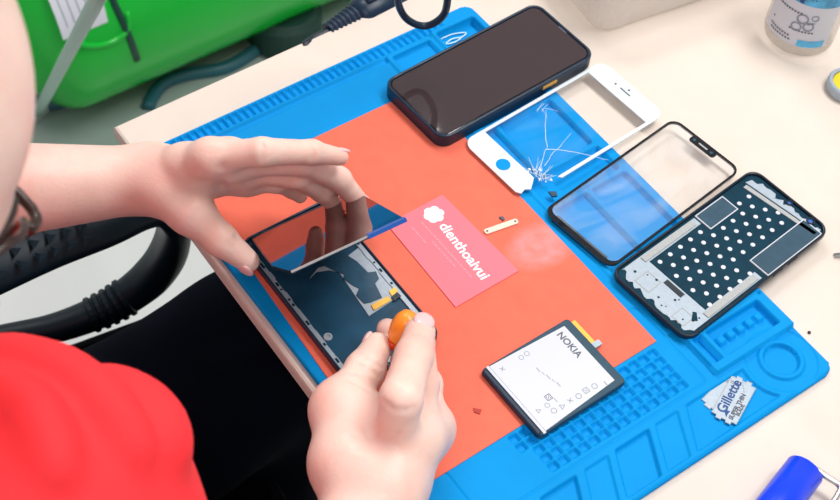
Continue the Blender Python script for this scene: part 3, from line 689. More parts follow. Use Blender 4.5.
# ------------------------------------------------------------ roller
rt = thing('cleaning_roller', 'bright blue hand roller with a steel wire frame at the front right', 'roller', (0, 0, 0))
a = at(805, 470, T+0.0135); dirv = (at(778, 505, T+0.0135)-a); dirv.z = 0; dirv.normalize()
b_ = a+dirv*0.085
bm = BM(); tube_pts(bm, [a, a+dirv*0.0006, b_-dirv*0.0006, b_], [0.0115, 0.0125, 0.0125, 0.0115], 32); obj('roller_sleeve', bm, 'roller', rt, smooth=False)
for p in rt.children[0].data.polygons: p.use_smooth = len(p.vertices) == 4
side = Vector((-dirv.y, dirv.x, 0)); side = side if side.dot(Vector((0, 1, 0))) > 0 else -side
bm = BM(); tube_pts(bm, [a+dirv*0.002, a-dirv*0.006], 0.0016, 10); obj('axle', bm, 'steel', rt)
bm = BM(); tube_pts(bm, spline([a-dirv*0.005, a-dirv*0.005+side*0.012, a-dirv*0.005+side*0.022, a+dirv*0.001+side*0.0245, a+dirv*0.03+side*0.0255, a+dirv*0.10+side*0.027], 6), 0.0020, 10); obj('wire_frame', bm, 'steel', rt, smooth=True)
bm = BM(); tube_pts(bm, [a+dirv*0.098+side*0.027, a+dirv*0.105+side*0.026, a+dirv*0.20+side*0.026], [0.004, 0.009, 0.010], 16); obj('handle', bm, 'black', rt, smooth=True)

# ------------------------------------------------------------ bottle
bc = at(798, 33, T)
bt = thing('bottle', 'clear glass bottle with a blue and white label at the back right of the bench', 'bottle', (bc.x, bc.y, T), 0)
R = 0.0285
bm = BM(); lathe(bm, [(R-0.004, 0.0003), (R-0.001, 0.0015), (R, 0.005), (R, 0.088), (R-0.003, 0.098), (0.014, 0.108), (0.011, 0.112), (0.011, 0.124)], 40); obj('body', bm, 'bottleglass', bt, smooth=True)
va = math.atan2(CAM.y-bc.y, CAM.x-bc.x)
def wrap(z0, z1, a0, a1, r, n=30, slant=0.0):
    b = BM(); rows = []
    for i in range(n+1):
        a = a0+(a1-a0)*i/n
        rows.append([b.verts.new((r*math.cos(a), r*math.sin(a), zz)) for zz in (z0, z1)])
    for A, B in zip(rows, rows[1:]): b.faces.new((A[0], B[0], B[1], A[1]))
    return b
def wrap_mesh(me, r, a_c, zc):
    for v in me.vertices:
        a = a_c+v.co.x/r; rr_ = r+v.co.z; v.co = Vector((rr_*math.cos(a), rr_*math.sin(a), zc+v.co.y))
    return me
lab = obj('label', wrap(0.012, 0.066, va-1.15, va+0.95, R+0.0004), 'paper', bt, smooth=True, label='white paper label with printed lettering')
blue_l = mat('label_blue', (0.10, 0.45, 0.78, 1), 0.5, noise=0.6, nscale=60)
obj('blue_band', wrap(0.012, 0.019, va+0.05, va+0.80, R+0.0006), blue_l, lab, smooth=True)
obj('blue_band', wrap(0.054, 0.066, va-0.40, va+0.95, R+0.0006), blue_l, lab, smooth=True)
obj('brand_name', wrap_mesh(text_mesh('N', 0.018, 0.0008), R+0.0008, va-0.35, 0.061), 'blueink', lab)
obj('star_mark', wrap_mesh(text_mesh('*', 0.016, 0.0006), R+0.0008, va+0.12, 0.060), 'blueink', lab)
for tx, zc, ac, sz in (('CLEANER', 0.0400, -0.35, 0.0052), ('LIQUID', 0.0265, 0.00, 0.0052), ('FLUX OFF', 0.0165, -0.55, 0.0042)):
    pass
b = BM()
for i in range(9): boxm(b, -0.014+i*0.0026, -0.0124+i*0.0026, -0.0006, 0.0010, 0, 0.0001)
me = bpy.data.meshes.new('d'); b.to_mesh(me); b.free()
obj('small_print', wrap_mesh(me, R+0.0008, va-0.35, 0.0445), 'ink', lab)
for zc, ac in ((0.0275, 0.05), (0.0200, -0.55), (0.0165, -0.50)):
    b = BM()
    for i in range(8): boxm(b, -0.010+i*0.0026, -0.0084+i*0.0026, -0.0006, 0.0008, 0, 0.0001)
    me = bpy.data.meshes.new('d'); b.to_mesh(me); b.free()
    obj('small_print', wrap_mesh(me, R+0.0008, va+ac, zc), 'ink', lab)
b = BM(); prism(b, [(-0.022, -0.0012), (0.010, -0.0006), (0.016, 0.0004), (0.010, 0.0014), (-0.022, 0.0004)], 0, 0.0001)
me = bpy.data.meshes.new('d'); b.to_mesh(me); b.free(); me.transform(Matrix.Rotation(0.28, 4, 'Z'))
obj('brush_drawing', wrap_mesh(me, R+0.0008, va-0.15, 0.0335), 'ink', lab)
for x, y, s in ((0.004, 0.040, 0.005), (0.010, 0.0335, 0.0045), (0.001, 0.031, 0.0045), (0.013, 0.043, 0.003)):
    b = BM(); ring_prism(b, [(s*math.cos(k*PI/8), s*math.sin(k*PI/8)) for k in range(16)], [(s*.72*math.cos(k*PI/8), s*.72*math.sin(k*PI/8)) for k in range(16)], 0, 0.0001)
    me = bpy.data.meshes.new('d'); b.to_mesh(me); b.free()
    obj('flower_drawing', wrap_mesh(me, R+0.0008, va-0.15+x/R, y), 'lightink', lab)
bm = BM(); lathe(bm, [(0.0125, 0.112), (0.0125, 0.130), (0.010, 0.132)], 24); obj('cap', bm, 'paper', bt)

# ------------------------------------------------------------ round pot at the right edge
c = at(846, 90, T)
yt = thing('round_tin', 'small round pale tin with yellow contents at the right edge of the bench', 'tin', (c.x, c.y, T))
bm = BM(); lathe(bm, [(0.0150, 0.0), (0.0165, 0.002), (0.0165, 0.008), (0.0155, 0.0095), (0.0130, 0.0095), (0.0125, 0.006)], 36); obj('dish', bm, 'silver', yt)
bm = BM(); lathe(bm, [(0.0124, 0.0062), (0.0124, 0.0078), (0.0100, 0.0082)], 32); obj('contents', bm, 'yellow', yt, label='yellow contents')

# ------------------------------------------------------------ cloudy plastic tub at the back
t0 = at(601, 31, T); e1 = (at(548, 0, T)-t0).normalized(); e2 = (at(692, 0, T)-t0).normalized()
ang = math.atan2(e2.y, e2.x)
tb = thing('plastic_tub', 'cloudy grey plastic tub at the back of the bench', 'tub', (0, 0, T))
cen = t0+e1*0.055+e2*0.0755+(at(601, 31, T)-at(583, 40, T)); 
def tubring(w, h, r, zz):
    return [(cen.x+x*math.cos(ang)-y*math.sin(ang), cen.y+x*math.sin(ang)+y*math.cos(ang)) for x, y in rrect(w, h, r, 6)]
bm = BM()
L_ = [[bm.verts.new((p[0], p[1], z)) for p in tubring(w, h, r, z)] for w, h, r, z in ((0.150, 0.110, 0.014, 0.0002), (0.156, 0.116, 0.016, 0.003), (0.164, 0.124, 0.018, 0.045), (0.162, 0.122, 0.017, 0.045), (0.154, 0.114, 0.015, 0.004))]
for A, B in zip(L_, L_[1:]):
    for k in range(len(A)): bm.faces.new((A[k], A[(k+1) % len(A)], B[(k+1) % len(A)], B[k]))
bm.faces.new(L_[0]); bm.faces.new(L_[-1]); obj('shell', bm, 'tub', tb, smooth=False)
bm = BM(); ring_prism(bm, tubring(0.170, 0.130, 0.020, 0), tubring(0.163, 0.123, 0.0175, 0), 0.0425, 0.0455); obj('rim', bm, 'tub', tb)

# ------------------------------------------------------------ pale squiggle in the tray, metal tip at the edge
bm = BM(); tp = [at(x, y, T+0.0020) for x, y in ((438, 46), (444, 43), (440, 40), (450, 35), (460, 33), (466, 33), (462, 37), (452, 39), (446, 44), (455, 42), (461, 38))]
tube_pts(bm, spline(tp, 5), 0.0006, 6); boxm(bm, tp[0].x-.003, tp[0].x+.002, tp[0].y-.002, tp[0].y+.0025, T+0.0011, T+0.0034)
tag(obj('clear_clip', bm, mat('clear_white', (0.55, 0.80, 0.95, 1), 0.3)), 'small clear wire clip lying in the blue tray behind the black phone', 'clip')
a = at(833, 257, T); 
tz = thing('tweezers', 'grey metal tweezers, only the tips in view at the right edge of the bench', 'tweezers', (0, 0, 0))
for s in (-1, 1):
    bm = BM(); d = Vector((0.45, 0.9, 0)).normalized(); n = Vector((-d.y, d.x, 0)); p = a+n*0.001*s
    q = [(p.x, p.y), (p.x+d.x*0.03+n.x*0.003*s, p.y+d.y*0.03+n.y*0.003*s), (p.x+d.x*0.1+n.x*0.006*s, p.y+d.y*0.1+n.y*0.006*s), (p.x+d.x*0.1+n.x*0.002*s, p.y+d.y*0.1+n.y*0.002*s), (p.x+d.x*0.03-n.x*0.0008*s, p.y+d.y*0.03-n.y*0.0008*s)]
    prism(bm, q, T+0.0002, T+0.003); obj('prong', bm, 'foam', tz)

# ------------------------------------------------------------ power cord behind the bench edge
pc = thing('power_cord', 'black power cord with a ribbed strain relief along the back edge of the bench', 'cord', (0, 0, 0))
zc = T-0.004
P = [at(x, y, zc) for x, y in ((270, 110), (290, 76), (302, 52), (313, 41), (331, 31))]
P[0].z -= 0.16; P[1].z -= 0.03; P[2].z -= 0.002
bm = BM(); tube_pts(bm, [Vector((P[0].x-0.10, P[0].y-0.05, 0.30))]+spline(P, 6), 0.0042, 12); obj('cable', bm, 'black', pc, smooth=True)
a, b = at(328, 32, zc), at(355, 16, zc)
bm = BM(); n = 27
tube_pts(bm, [a.lerp(b, i/n) for i in range(n+1)], [0.0062+0.003*i/n+(0.0011 if (i % 4) < 2 else 0) for i in range(n+1)], 14, flat=(1, 1)); obj('strain_relief', bm, 'navy', pc)
c_ = at(404, -9, zc)
bm = BM(); tube_pts(bm, [b, b.lerp(c_, 0.08), b.lerp(c_, 0.15), b.lerp(c_, 0.95), c_], [0.009, 0.012, 0.0135, 0.0135, 0.011], 16, flat=(0.85, 1.05)); obj('plug_body', bm, 'navy', pc, smooth=True)
bm = BM(); tube_pts(bm, [b.lerp(c_, 0.2)+Vector((0, 0, 0.011)), b.lerp(c_, 0.7)+Vector((0, 0, 0.011))], 0.005, 10, flat=(0.6, 1)); obj('plug_ridge', bm, 'navy', pc, smooth=True)

# ------------------------------------------------------------ hanging loop of black cable
lp = [(396, -70, 0.96), (396, -30, 0.88), (398, 2, 0.835), (407, 19, 0.812), (424, 26, 0.802), (440, 19, 0.812), (447, 4, 0.832), (447, -30, 0.88), (440, -70, 0.96)]
P = [at(x, y, z) for x, y, z in lp]
tail = [Vector((0.00, 0.36, 1.08)), Vector((-0.02, 0.56, 0.93)), Vector((-0.015, 0.66, 0.757))]
head = [Vector((0.05, 0.44, 1.06)), Vector((0.01, 0.60, 0.93)), Vector((0.02, 0.70, 0.757))]
bm = BM(); tube_pts(bm, spline(head[::-1]+P[::-1]+tail, 10), 0.0028, 12)
tag(obj('cable_loop', bm, 'navy', smooth=True), 'black cable hanging in a loop over the far corner of the mat', 'cable')
# ------------------------------------------------------------ opened phone under repair
IZ = ST+0.0045
op = thing('phone_chassis', 'opened phone body with its inner parts showing, in front of the hands', 'phone', (0.1812, 0.0500, ST+0.0002), 0)
OL, OW = 0.1390, 0.0725
bm = BM(); ring_prism(bm, rrect(OL, OW, 0.009), rrect(OL-0.0035, OW-0.0035, 0.0078), 0, 0.0062); o = obj('rim', bm, 'navy', op)
bv = o.modifiers.new('bevel', 'BEVEL'); bv.width = 0.0009; bv.segments = 2; bv.limit_method = 'ANGLE'
bm = BM(); prism(bm, rrect(OL-0.0037, OW-0.0037, 0.0076), 0.0003, 0.0034); obj('inner_plate', bm, 'chassis', op)
def loc(px, py, z=None):
    q = at(px, py, (op.location.z+0.0038) if z is None else z); return (q.x-op.location.x, q.y-op.location.y)
bm = BM(); prism(bm, [loc(*p) for p in ((310, 278), (318, 268), (340, 262), (361, 246), (404, 293), (369, 316), (339, 272), (329, 270), (316, 272))], 0.0034, 0.0040); obj('silver_shield', bm, 'silver', op, label='pale silver shield plate')
bm = BM(); prism(bm, [loc(*p) for p in ((316, 262), (338, 250), (357, 262), (368, 273), (376, 272), (379, 279), (375, 284), (382, 298), (370, 303), (364, 304), (356, 296), (359, 289), (353, 286), (343, 279), (344, 275), (332, 270))], 0.0040, 0.0046); obj('flex_cable', bm, 'flex', op, label='dark flex cable')
bm = BM(); prism(bm, [loc(*p) for p in ((371, 306), (388, 297), (391, 301), (374, 311))], 0.0040, 0.0050); obj('gold_connector', bm, 'gold', op, label='gold contact block')
bm = BM(); prism(bm, [loc(*p) for p in ((389, 292), (395, 288), (398, 292), (392, 297))], 0.0040, 0.0050); obj('gold_connector', bm, 'gold', op)
bm = BM(); prism(bm, [loc(*p) for p in ((391, 298), (397, 293), (401, 297), (394, 302))], 0.0040, 0.0052); obj('socket', bm, 'black', op)
# silver side rails with cut-outs
rr = random.Random(4)
for sy in (-1, 1):
    inner = []; xx = -OL/2+0.006
    while xx < OL/2-0.012:
        w = rr.uniform(0.006, 0.014); k_ = OW/2-0.0020-rr.choice((0.0028, 0.0031, 0.0034))
        inner += [(xx, sy*k_), (min(xx+w, OL/2-0.006), sy*k_)]; xx += w
    bm = BM(); prism(bm, [(-OL/2+0.006, sy*(OW/2-0.0020))]+inner+[(OL/2-0.006, sy*(OW/2-0.0020))], 0.0034, 0.0047)
    obj('side_rail', bm, 'silver', op, label='silver rail along one long side')
for k in range(22):
    s = rr.choice((-1, 1)); x = rr.uniform(-OL/2+0.01, OL/2-0.012); w = rr.uniform(0.0012, 0.004)
    b = BM(); y0 = s*(OW/2-0.0036); boxm(b, x, x+w, y0-0.0008, y0+0.0008, 0.0047, 0.0049); obj('rail_slot', b, 'plate', op)
for px, py in ((328, 337), (346, 378)):
    x, y = loc(px, py); b = BM(); lathe(b, [(0.0030, 0.0034), (0.0030, 0.0044), (0.0017, 0.0044), (0.0017, 0.0036)], 16, (x, y, 0)); obj('screw_boss', b, 'silver', op)
x, y = OL/2-0.0062, OW/2-0.0062
b = BM(); lathe(b, [(0.0034, 0.0034), (0.0034, 0.0050), (0.0020, 0.0050), (0.0019, 0.0040)], 18, (x, y, 0)); obj('screw_boss', b, 'silver', op)
bm = BM(); boxm(bm, OL/2-0.0060, OL/2-0.0030, -OW/2+0.009, OW/2-0.012, 0.0034, 0.0046); obj('end_rail', bm, 'silver', op)

# ------------------------------------------------------------ display being lifted
A, B_, C_, D_ = at(292, 278, 0.848), at(401, 216, 0.848), at(253, 240, 0.7655), at(352, 190, 0.7655)
ctr = (A+B_+C_+D_)/4
ex = ((A+B_)/2-(C_+D_)/2); LX = ex.length; ex.normalize()
ey = ((B_+D_)/2-(A+C_)/2); ey = (ey-ex*ey.dot(ex)); LY = ey.length; ey.normalize(); ez = ex.cross(ey)
dp = thing('display_panel', 'glossy dark display panel lifted off the opened phone, held by the left hand', 'display', ctr)
dp.rotation_mode = 'QUATERNION'; dp.rotation_quaternion = Matrix((ex, ey, ez)).transposed().to_quaternion()
M['mirror'] = mat('display_gloss', (0.17, 0.090, 0.10, 1), 0.04, metal=1.0)
bm = BM(); prism(bm, [(-LX/2, -LY/2), (LX/2-0.030, -LY/2-0.004), (LX/2, -LY/2+0.002), (LX/2, LY/2), (-LX/2, LY/2)], -0.0012, 0.0004); obj('backing', bm, 'navy', dp)
bm = BM(); prism(bm, [(-LX/2+0.004, -LY/2+0.0006), (LX/2-0.030, -LY/2-0.0038), (LX/2-0.0006, -LY/2+0.0021), (LX/2-0.0008, LY/2-0.0006), (-LX/2+0.004, LY/2-0.0006)], 0.0004, 0.0008); obj('glass_face', bm, 'mirror', dp, label='dark mirror-like glass face')
bm = BM(); boxm(bm, LX/2-0.0006, LX/2+0.0001, -LY/2+0.002, LY/2-0.001, -0.0004, 0.0009); obj('pale_edge', bm, 'foam', dp, label='pale grey edge nearest the viewer')
bm = BM(); boxm(bm, LX/2-0.004, LX/2+0.0010, LY/2-0.026, LY/2+0.0004, -0.0014, 0.0011); obj('blue_tape', bm, 'tape', dp, label='strip of blue tape at the right corner')
bm = BM(); boxm(bm, -LX/2, -LX/2+0.002, -LY/2, LY/2-0.004, -0.0008, 0.0008); obj('end_bezel', bm, 'plate2', dp, label='slate end bezel')

# ------------------------------------------------------------ person
person = thing('person', 'person in a red t-shirt and black trousers repairing a phone with both hands', 'person', (0.17, -0.42, 0.0))
PL = person.location.copy()
a3 = lambda x, y, z: at(x, y, z)
H = {}   # joints
Lw = a3(143, 178, .802); Le = Vector((-0.02, -0.250, 0.835)); Ls = Vector((-0.03, -0.335, 1.00))
Rw = a3(352, 560, .806); Re = Vector((0.53, -0.245, 0.80)); Rs = Vector((0.325, -0.213, 0.942))
neck0 = Vector((0.155, -0.285, 0.985)); hip = Vector((0.17, -0.43, 0.52))
# head frame
up = (CR*0.60+CU*0.67-CF*0.40).normalized()
fo = (CR*0.79-CU*0.56+CF*0.16); fo = (fo-up*fo.dot(up)).normalized()
rt_ = fo.cross(up).normalized()
HC = ray(32, 136, 0.535)-fo*0.088-up*0.075
def hl(f, r, u): return HC+fo*f+rt_*r+up*u
AX = [list(fo), list(rt_), list(up)]
headp = [Ell(hl(-.005, 0, .035), AX, (.100, .078, .090)), Ell(hl(.030, 0, -.040), AX, (.064, .062, .072)),
         Cap(hl(.066, .010, -.098), hl(.066, -.010, -.098), .022), Cap(hl(-.005, .050, -.058), hl(.060, .012, -.098), .017, .018),
         Cap(hl(-.005, -.050, -.058), hl(.060, -.012, -.098), .017, .018), Cap(hl(.080, .030, .018), hl(.080, -.030, .018), .013),
         Ell(hl(.060, .042, -.030), AX, (.026, .022, .020)), Ell(hl(.060, -.042, -.030), AX, (.026, .022, .020))]
nosep = [Cap(hl(.094, 0, .004), hl(.116, 0, -.036), .008, .011), Cap(hl(.100, .011, -.040), hl(.104, .008, -.040), .0075), Cap(hl(.100, -.011, -.040), hl(.104, -.008, -.040), .0075)]
lipp = [Cap(hl(.090, .018, -.066), hl(.097, 0, -.063), .005, .007), Cap(hl(.090, -.018, -.066), hl(.097, 0, -.063), .005, .007), Cap(hl(.088, .014, -.072), hl(.094, 0, -.075), .005, .007), Cap(hl(.088, -.014, -.072), hl(.094, 0, -.075), .005, .007)]
earp = [Ell(hl(-.008, s*.079, -.008), AX, (.019, .009, .031)) for s in (1, -1)]
neckp = [Cap(hl(-.022, 0, -.060), neck0, .055, .060)]
torso = [Cap(neck0+Vector((0, -.01, -.03)), hip, .066, .105), Cap(Ls, Rs, .044), Cap(Vector((0.07, -0.345, 0.85)), Vector((0.23, -0.305, 0.85)), .066), Cap(Vector((0.09, -0.42, 0.56)), Vector((0.26, -0.42, 0.56)), .10)]
def arm(s, e, w, r0, r1, r2, r3):
    m = e.lerp(w, 0.3)
    return [Cap(s, e, r0, r1), Cap(e, m, r1, r1*1.03), Cap(m, w, r1*1.03, r3)]
# ---- left hand
LJ = dict(I=[(210, 157, .846), (262, 152, .857), (312, 152, .846), (340, 157, .834)],
          Mi=[(230, 160, .836), (302, 161, .834), (339, 179, .804), (361, 204, .779)],
          R=[(243, 168, .820), (296, 175, .820), (322, 191, .793), (333, 204, .777)],
          P=[(246, 178, .804), (277, 181, .804), (292, 188, .790), (300, 196, .783)],
          Th=[(164, 187, .812), (190, 211, .805), (221, 240, .790), (248, 261, .776)])
LR = dict(I=[.0105, .0092, .0078, .0058], Mi=[.0115, .0096, .0082, .0064], R=[.0108, .0090, .0076, .0060], P=[.0100, .0080, .0068, .0052], Th=[.0165, .0135, .0110, .0078])
# ---- right hand
RJ = dict(I=[(394, 450, .819), (401, 399, .858), (414, 356, .848), (420, 332, .840)],
          Mi=[(416, 436, .818), (422, 384, .830), (420, 342, .815), (387, 329, .802)],
          R=[(428, 428, .803), (427, 384, .806), (416, 352, .792), (400, 360, .785)],
          P=[(428, 434, .788), (428, 402, .784), (420, 382, .778), (408, 392, .772)],
          Th=[(345, 464, .815), (338, 411, .815), (365, 370, .812), (377, 347, .806)])
RR = dict(I=[.0130, .0122, .0112, .0094], Mi=[.0120, .0100, .0088, .0068], R=[.0110, .0092, .0080, .0064], P=[.0100, .0082, .0070, .0056], Th=[.0150, .0125, .0122, .0092])
def hand(J, Rd, w, wr, extra):
    q = {k: [a3(*p) for p in v] for k, v in J.items()}
    palm = []
    for k in ('I', 'Mi', 'R', 'P'):
        base = w.lerp(q[k][0], 0.22)
        palm.append(Cap(base, q[k][0], wr*0.72, Rd[k][0]*1.05))
    kk = ['I', 'Mi', 'R', 'P']
    for u, v in zip(kk, kk[1:]):
        palm.append(Cap(q[u][0], q[v][0], Rd[u][0]*0.92, Rd[v][0]*0.92))
        palm.append(Cap(w.lerp(q[u][0], .6), w.lerp(q[v][0], .6), .0115))
    palm.append(Cap(w.lerp(q['Th'][0], .3), q['Th'][0], wr*0.70, .0150))
    palm.append(Cap(q['Th'][0], q['Th'][1], Rd['Th'][0], Rd['Th'][1]*1.14))
    palm += extra(q)
    fingers = []
    for k in ('I', 'Mi', 'R', 'P'):
        fingers.append([Cap(q[k][i], q[k][i+1], Rd[k][i] if i else Rd[k][0]*0.95, Rd[k][i+1]) for i in range(3)])
    fingers.append([Cap(q['Th'][i], q['Th'][i+1], Rd['Th'][i], Rd['Th'][i+1]) for i in (1, 2)])
    return q, palm, fingers
def lx(q):   # web between thumb and index, heel of the thumb
    return [Cap(q['Th'][1].lerp(q['Th'][0], .5), q['I'][0].lerp(Lw, .35), .0075, .0085), Cap(q['Th'][0], Lw.lerp(q['P'][0], .45), .014, .0115)]
def rx(q):
    return [Cap(q['Th'][1].lerp(q['Th'][2], .35), a3(388, 428, .816), .0115, .0125), Cap(q['Th'][1], q['I'][0].lerp(Rw, .30), .0130, .0140), Cap(q['Th'][0], Rw.lerp(q['Mi'][0], .5), .0145, .0145), Cap(q['Th'][0], Rw.lerp(q['P'][0], .5)+Vector((0, 0, -.006)), .0145, .0145)]
lq, lpalm, lfing = hand(LJ, LR, Lw, .0185, lx)
rq, rpalm, rfing = hand(RJ, RR, Rw, .0190, rx)
larm = arm(Ls, Le, Lw, .048, .037, .034, .0198); rarm = arm(Rs, Re, Rw, .050, .038, .036, .0225)
# flatten wrists a little by doubling them sideways
wv = (lq['P'][0]-lq['I'][0]).normalized(); larm += [Cap(Le.lerp(Lw, .6)+wv*.006, Lw+wv*.009, .024, .0165)]
wv = (rq['P'][0]-rq['Th'][1]).normalized(); rarm += [Cap(Re.lerp(Rw, .7)+wv*.008, Rw+wv*.006, .024, .0190), Cap(Re.lerp(Rw, .7)-wv*.006, Rw-wv*.006, .024, .0190)]
lobe = 0
crease_caps = []; deep_caps = []
def body_f(P, c, rad):
    d = gsdf(P, headp, .022, c, rad)
    d = smin(d, gsdf(P, nosep, .008, c, rad), .010); d = smin(d, gsdf(P, lipp, .003, c, rad), .004); d = smin(d, gsdf(P, earp, .0, c, rad), .008)
    d = smin(d, gsdf(P, neckp, .01, c, rad), .030)
    d = smin(d, gsdf(P, torso, .04, c, rad), .025)
    for armp, palm, fing, kp in ((larm, lpalm, lfing, .009), (rarm, rpalm, rfing, .014)):
        pm = smin(gsdf(P, armp, .012, c, rad), gsdf(P, palm, kp, c, rad), .020)
        hd = pm
        for fg in fing:
            g = gsdf(P, fg, .0035, c, rad)
            hd = smin(hd, smin(pm, g, .0075), .0012)
        d = smin(d, hd, .0)
    if crease_caps:
        g = gsdf(P, crease_caps, 0, c, rad); d = d+0.0022*np.exp(-(np.maximum(g, 0)/0.0015)**2)
        g = gsdf(P, deep_caps, 0, c, rad); d = d+0.0022*np.exp(-(np.maximum(g, 0)/0.0030)**2)
    return d
lo = np.min([np.array(v) for v in (Ls, Le, Rs, Re, hip, HC)], axis=0)-0.14; hi = np.array([0.62, 0.20, HC.z+0.16])
lo[2] = 0.70
def march(x, y, f, t0):
    d = (CF+CR*((x-420)/FPX)+CU*((250-y)/FPX)).normalized(); t = t0
    for _ in range(60):
        p = CAM+d*t; v = f(np.array([p]), np.array(p), 0.3)[0]
        if v < 0.0004: break
        t += v*0.8
    return CAM+d*t
CL = []
for pts in ([(352, 371), (364, 376), (376, 384)], [(356, 364), (368, 369), (381, 377)], [(361, 358), (372, 362), (384, 368)], [(349, 379), (360, 384), (370, 391)],
            [(350, 437), (366, 443), (384, 440), (398, 433)], [(356, 446), (376, 450), (394, 445)], [(383, 402), (397, 411), (414, 409)],
            [(355, 352), (366, 355)], [(233, 247), (238, 240), (240, 232)], [(229, 244), (235, 237), (237, 230)], [(262, 143), (264, 152), (262, 160)], [(312, 147), (314, 153), (312, 160)]):
    Q = spline([march(x, y, body_f, 0.6) for x, y in pts], 5)
    CL += [Cap(Q[i], Q[i+1], .0001) for i in range(len(Q)-1)]
Q = spline([march(x, y, body_f, 0.6) for x, y in ((222, 168), (221, 184), (224, 200))], 5)
deep_caps.extend([Cap(Q[i], Q[i+1], .0002) for i in range(len(Q)-1)])
crease_caps.extend(CL)
bme = surface_net(body_f, lo, hi, 0.0018, 'body')
body = obj('body', bme, 'skin', smooth=True)
def adopt(o):
    o.parent = person; o.matrix_parent_inverse = Matrix.Translation(-PL)
adopt(body)
# nails
def nail(q, k, outward, w, ln, back=0.35):
    tip, dip = q[k][3], q[k][2]; ax = (tip-dip).normalized(); o_ = (outward-ax*outward.dot(ax)).normalized(); sd = ax.cross(o_)
    r = (LR if q is lq else RR)[k][3]
    c = tip+ax*r*0.15+o_*r*0.80
    b = BM(); sphere(b, c, 1, (ln, w, r*0.30), Matrix((ax, sd, o_)).transposed())
    n = obj('fingernail', b, 'nail', smooth=True); adopt(n)
nail(rq, 'I', (-CF+CU*0.3+CR*.15), .0066, .0080)
nail(rq, 'Th', (-CF*0.4-CR), .0060, .0075)
nail(lq, 'Th', (-CR*0.3-CU*1.0-CF*0.4), .0055, .0068)
nail(lq, 'I', (CU*1.0-CF*0.2), .0045, .0060); nail(lq, 'Mi', (CU*0.6+CR), .0045, .0060)
# hair: short crop over the crown and the back of the skull
hairp = [Ell(hl(-.010, 0, .040), AX, (.106, .085, .097))]
def hair_f(P, c, rad):
    d = gsdf(P, hairp, .01, c, rad)
    q = P-np.array(HC); f_ = q@np.array(fo); u_ = q@np.array(up); r_ = np.abs(q@np.array(rt_))
    cut = (f_*0.145-(u_+0.02)*0.055)/0.155          # forehead and face stay bare
    d = np.maximum(d, cut)
    d = np.maximum(d, -0.055-u_)
    return d+0.0015*np.sin(q[:, 0]*420)*np.sin(q[:, 1]*380)*np.sin(q[:, 2]*400)
hm = surface_net(hair_f, np.array(HC)-.15, np.array(HC)+.16, 0.0030, 'hair'); h_o = obj('hair', hm, 'hair', smooth=True); adopt(h_o)
# eyes and brows
for s in (1, -1):
    b = BM(); sphere(b, hl(.076, s*.032, -.002), .0115); e_ = obj('eye', b, 'paper', smooth=True); adopt(e_)
    b = BM(); sphere(b, hl(.084, s*.031, -.004), .0045); i_ = obj('iris', b, 'frame_brown', smooth=True); i_.parent = e_
    b = BM(); tube_pts(b, spline([hl(.082, s*.052, .017), hl(.094, s*.034, .026), hl(.097, s*.014, .021)], 5), [.0025]*11, 8); bo = obj('eyebrow', b, 'hair', smooth=True); adopt(bo)
# spectacles
sp = None
b = BM()
for s in (1, -1):
    ring = [hl(.104-.012*abs(math.cos(a*PI/14)*.5), s*(.034+.026*math.cos(a*PI/14)), -.004+.021*math.sin(a*PI/14)) for a in range(28)]
    tube_pts(b, ring, .0017, 8, closed=True)
tube_pts(b, spline([hl(.106, .009, .004), hl(.112, 0, .007), hl(.106, -.009, .004)], 4), .0016, 8)
for s in (1, -1): tube_pts(b, spline([hl(.104, s*.060, .004), hl(.092, s*.074, .006), hl(.0, s*.084, .008), hl(-.022, s*.085, -.012)], 6), .0026, 8)
sp = obj('glasses', b, 'frame_brown', smooth=True, label='dark brown spectacle frame'); adopt(sp)
for s in (1, -1):
    b = BM(); ring = [hl(.102-.012*abs(math.cos(a*PI/14)*.5), s*(.034+.0255*math.cos(a*PI/14)), -.004+.0205*math.sin(a*PI/14)) for a in range(28)]
    b.faces.new([b.verts.new(p) for p in ring]); l_ = obj('lens', b, 'lens'); l_.parent = sp
# ---- t-shirt
def V3(v): return Vector(v)
RsS = Rs; slR = Rs.lerp(Re, 0.55); slL = Ls.lerp(Le, 0.60)
shirtp = [Cap(Ls+Vector((.02, 0, -.015)), Rs+Vector((0, -.012, -.006)), .055, .064), Cap(Rs, slR, .069, .067), Cap(Ls, slL, .064, .058),
          Cap(neck0+Vector((0, -.015, -.045)), Vector((0.165, -0.36, 0.72)), .100, .130), Cap(Vector((0.05, -0.345, 0.86)), Vector((0.24, -0.295, 0.85)), .090, .098),
          Cap(Vector((0.07, -0.40, 0.60)), Vector((0.27, -0.38, 0.60)), .115)]
ridges = [([(0, 352), (60, 372), (110, 410), (140, 452)], .98), ([(92, 362), (130, 385), (158, 420), (172, 452)], .965), ([(112, 380), (146, 408), (168, 446)], .955), ([(-40, 380), (30, 410), (60, 470)], 1.0)]
ridge_caps = []
def shirt_core(P, c, rad): return gsdf(P, shirtp, .045, c, rad)
for pts, z0 in ridges:
    Q = []
    for x, y in pts:       # march along the view ray to the shirt surface
        t = 0.30; d = (CF+CR*((x-420)/FPX)+CU*((250-y)/FPX)).normalized()
        for _ in range(60):
            p = CAM+d*t; v = shirt_core(np.array([p]), np.array(p), 0.5)[0]
            if v < 0.0005: break
            t += v*0.8
        if v < 0.002: Q.append(CAM+d*t)
    if len(Q) < 2: continue
    Q = spline(Q, 5)
    for i in range(len(Q)-1): ridge_caps.append(Cap(Q[i], Q[i+1], .0035+.0065*math.sin(PI*i/len(Q)), .0035+.0065*math.sin(PI*(i+1)/len(Q))))
nR = (Re-Rs).normalized(); nL = (Le-Ls).normalized()
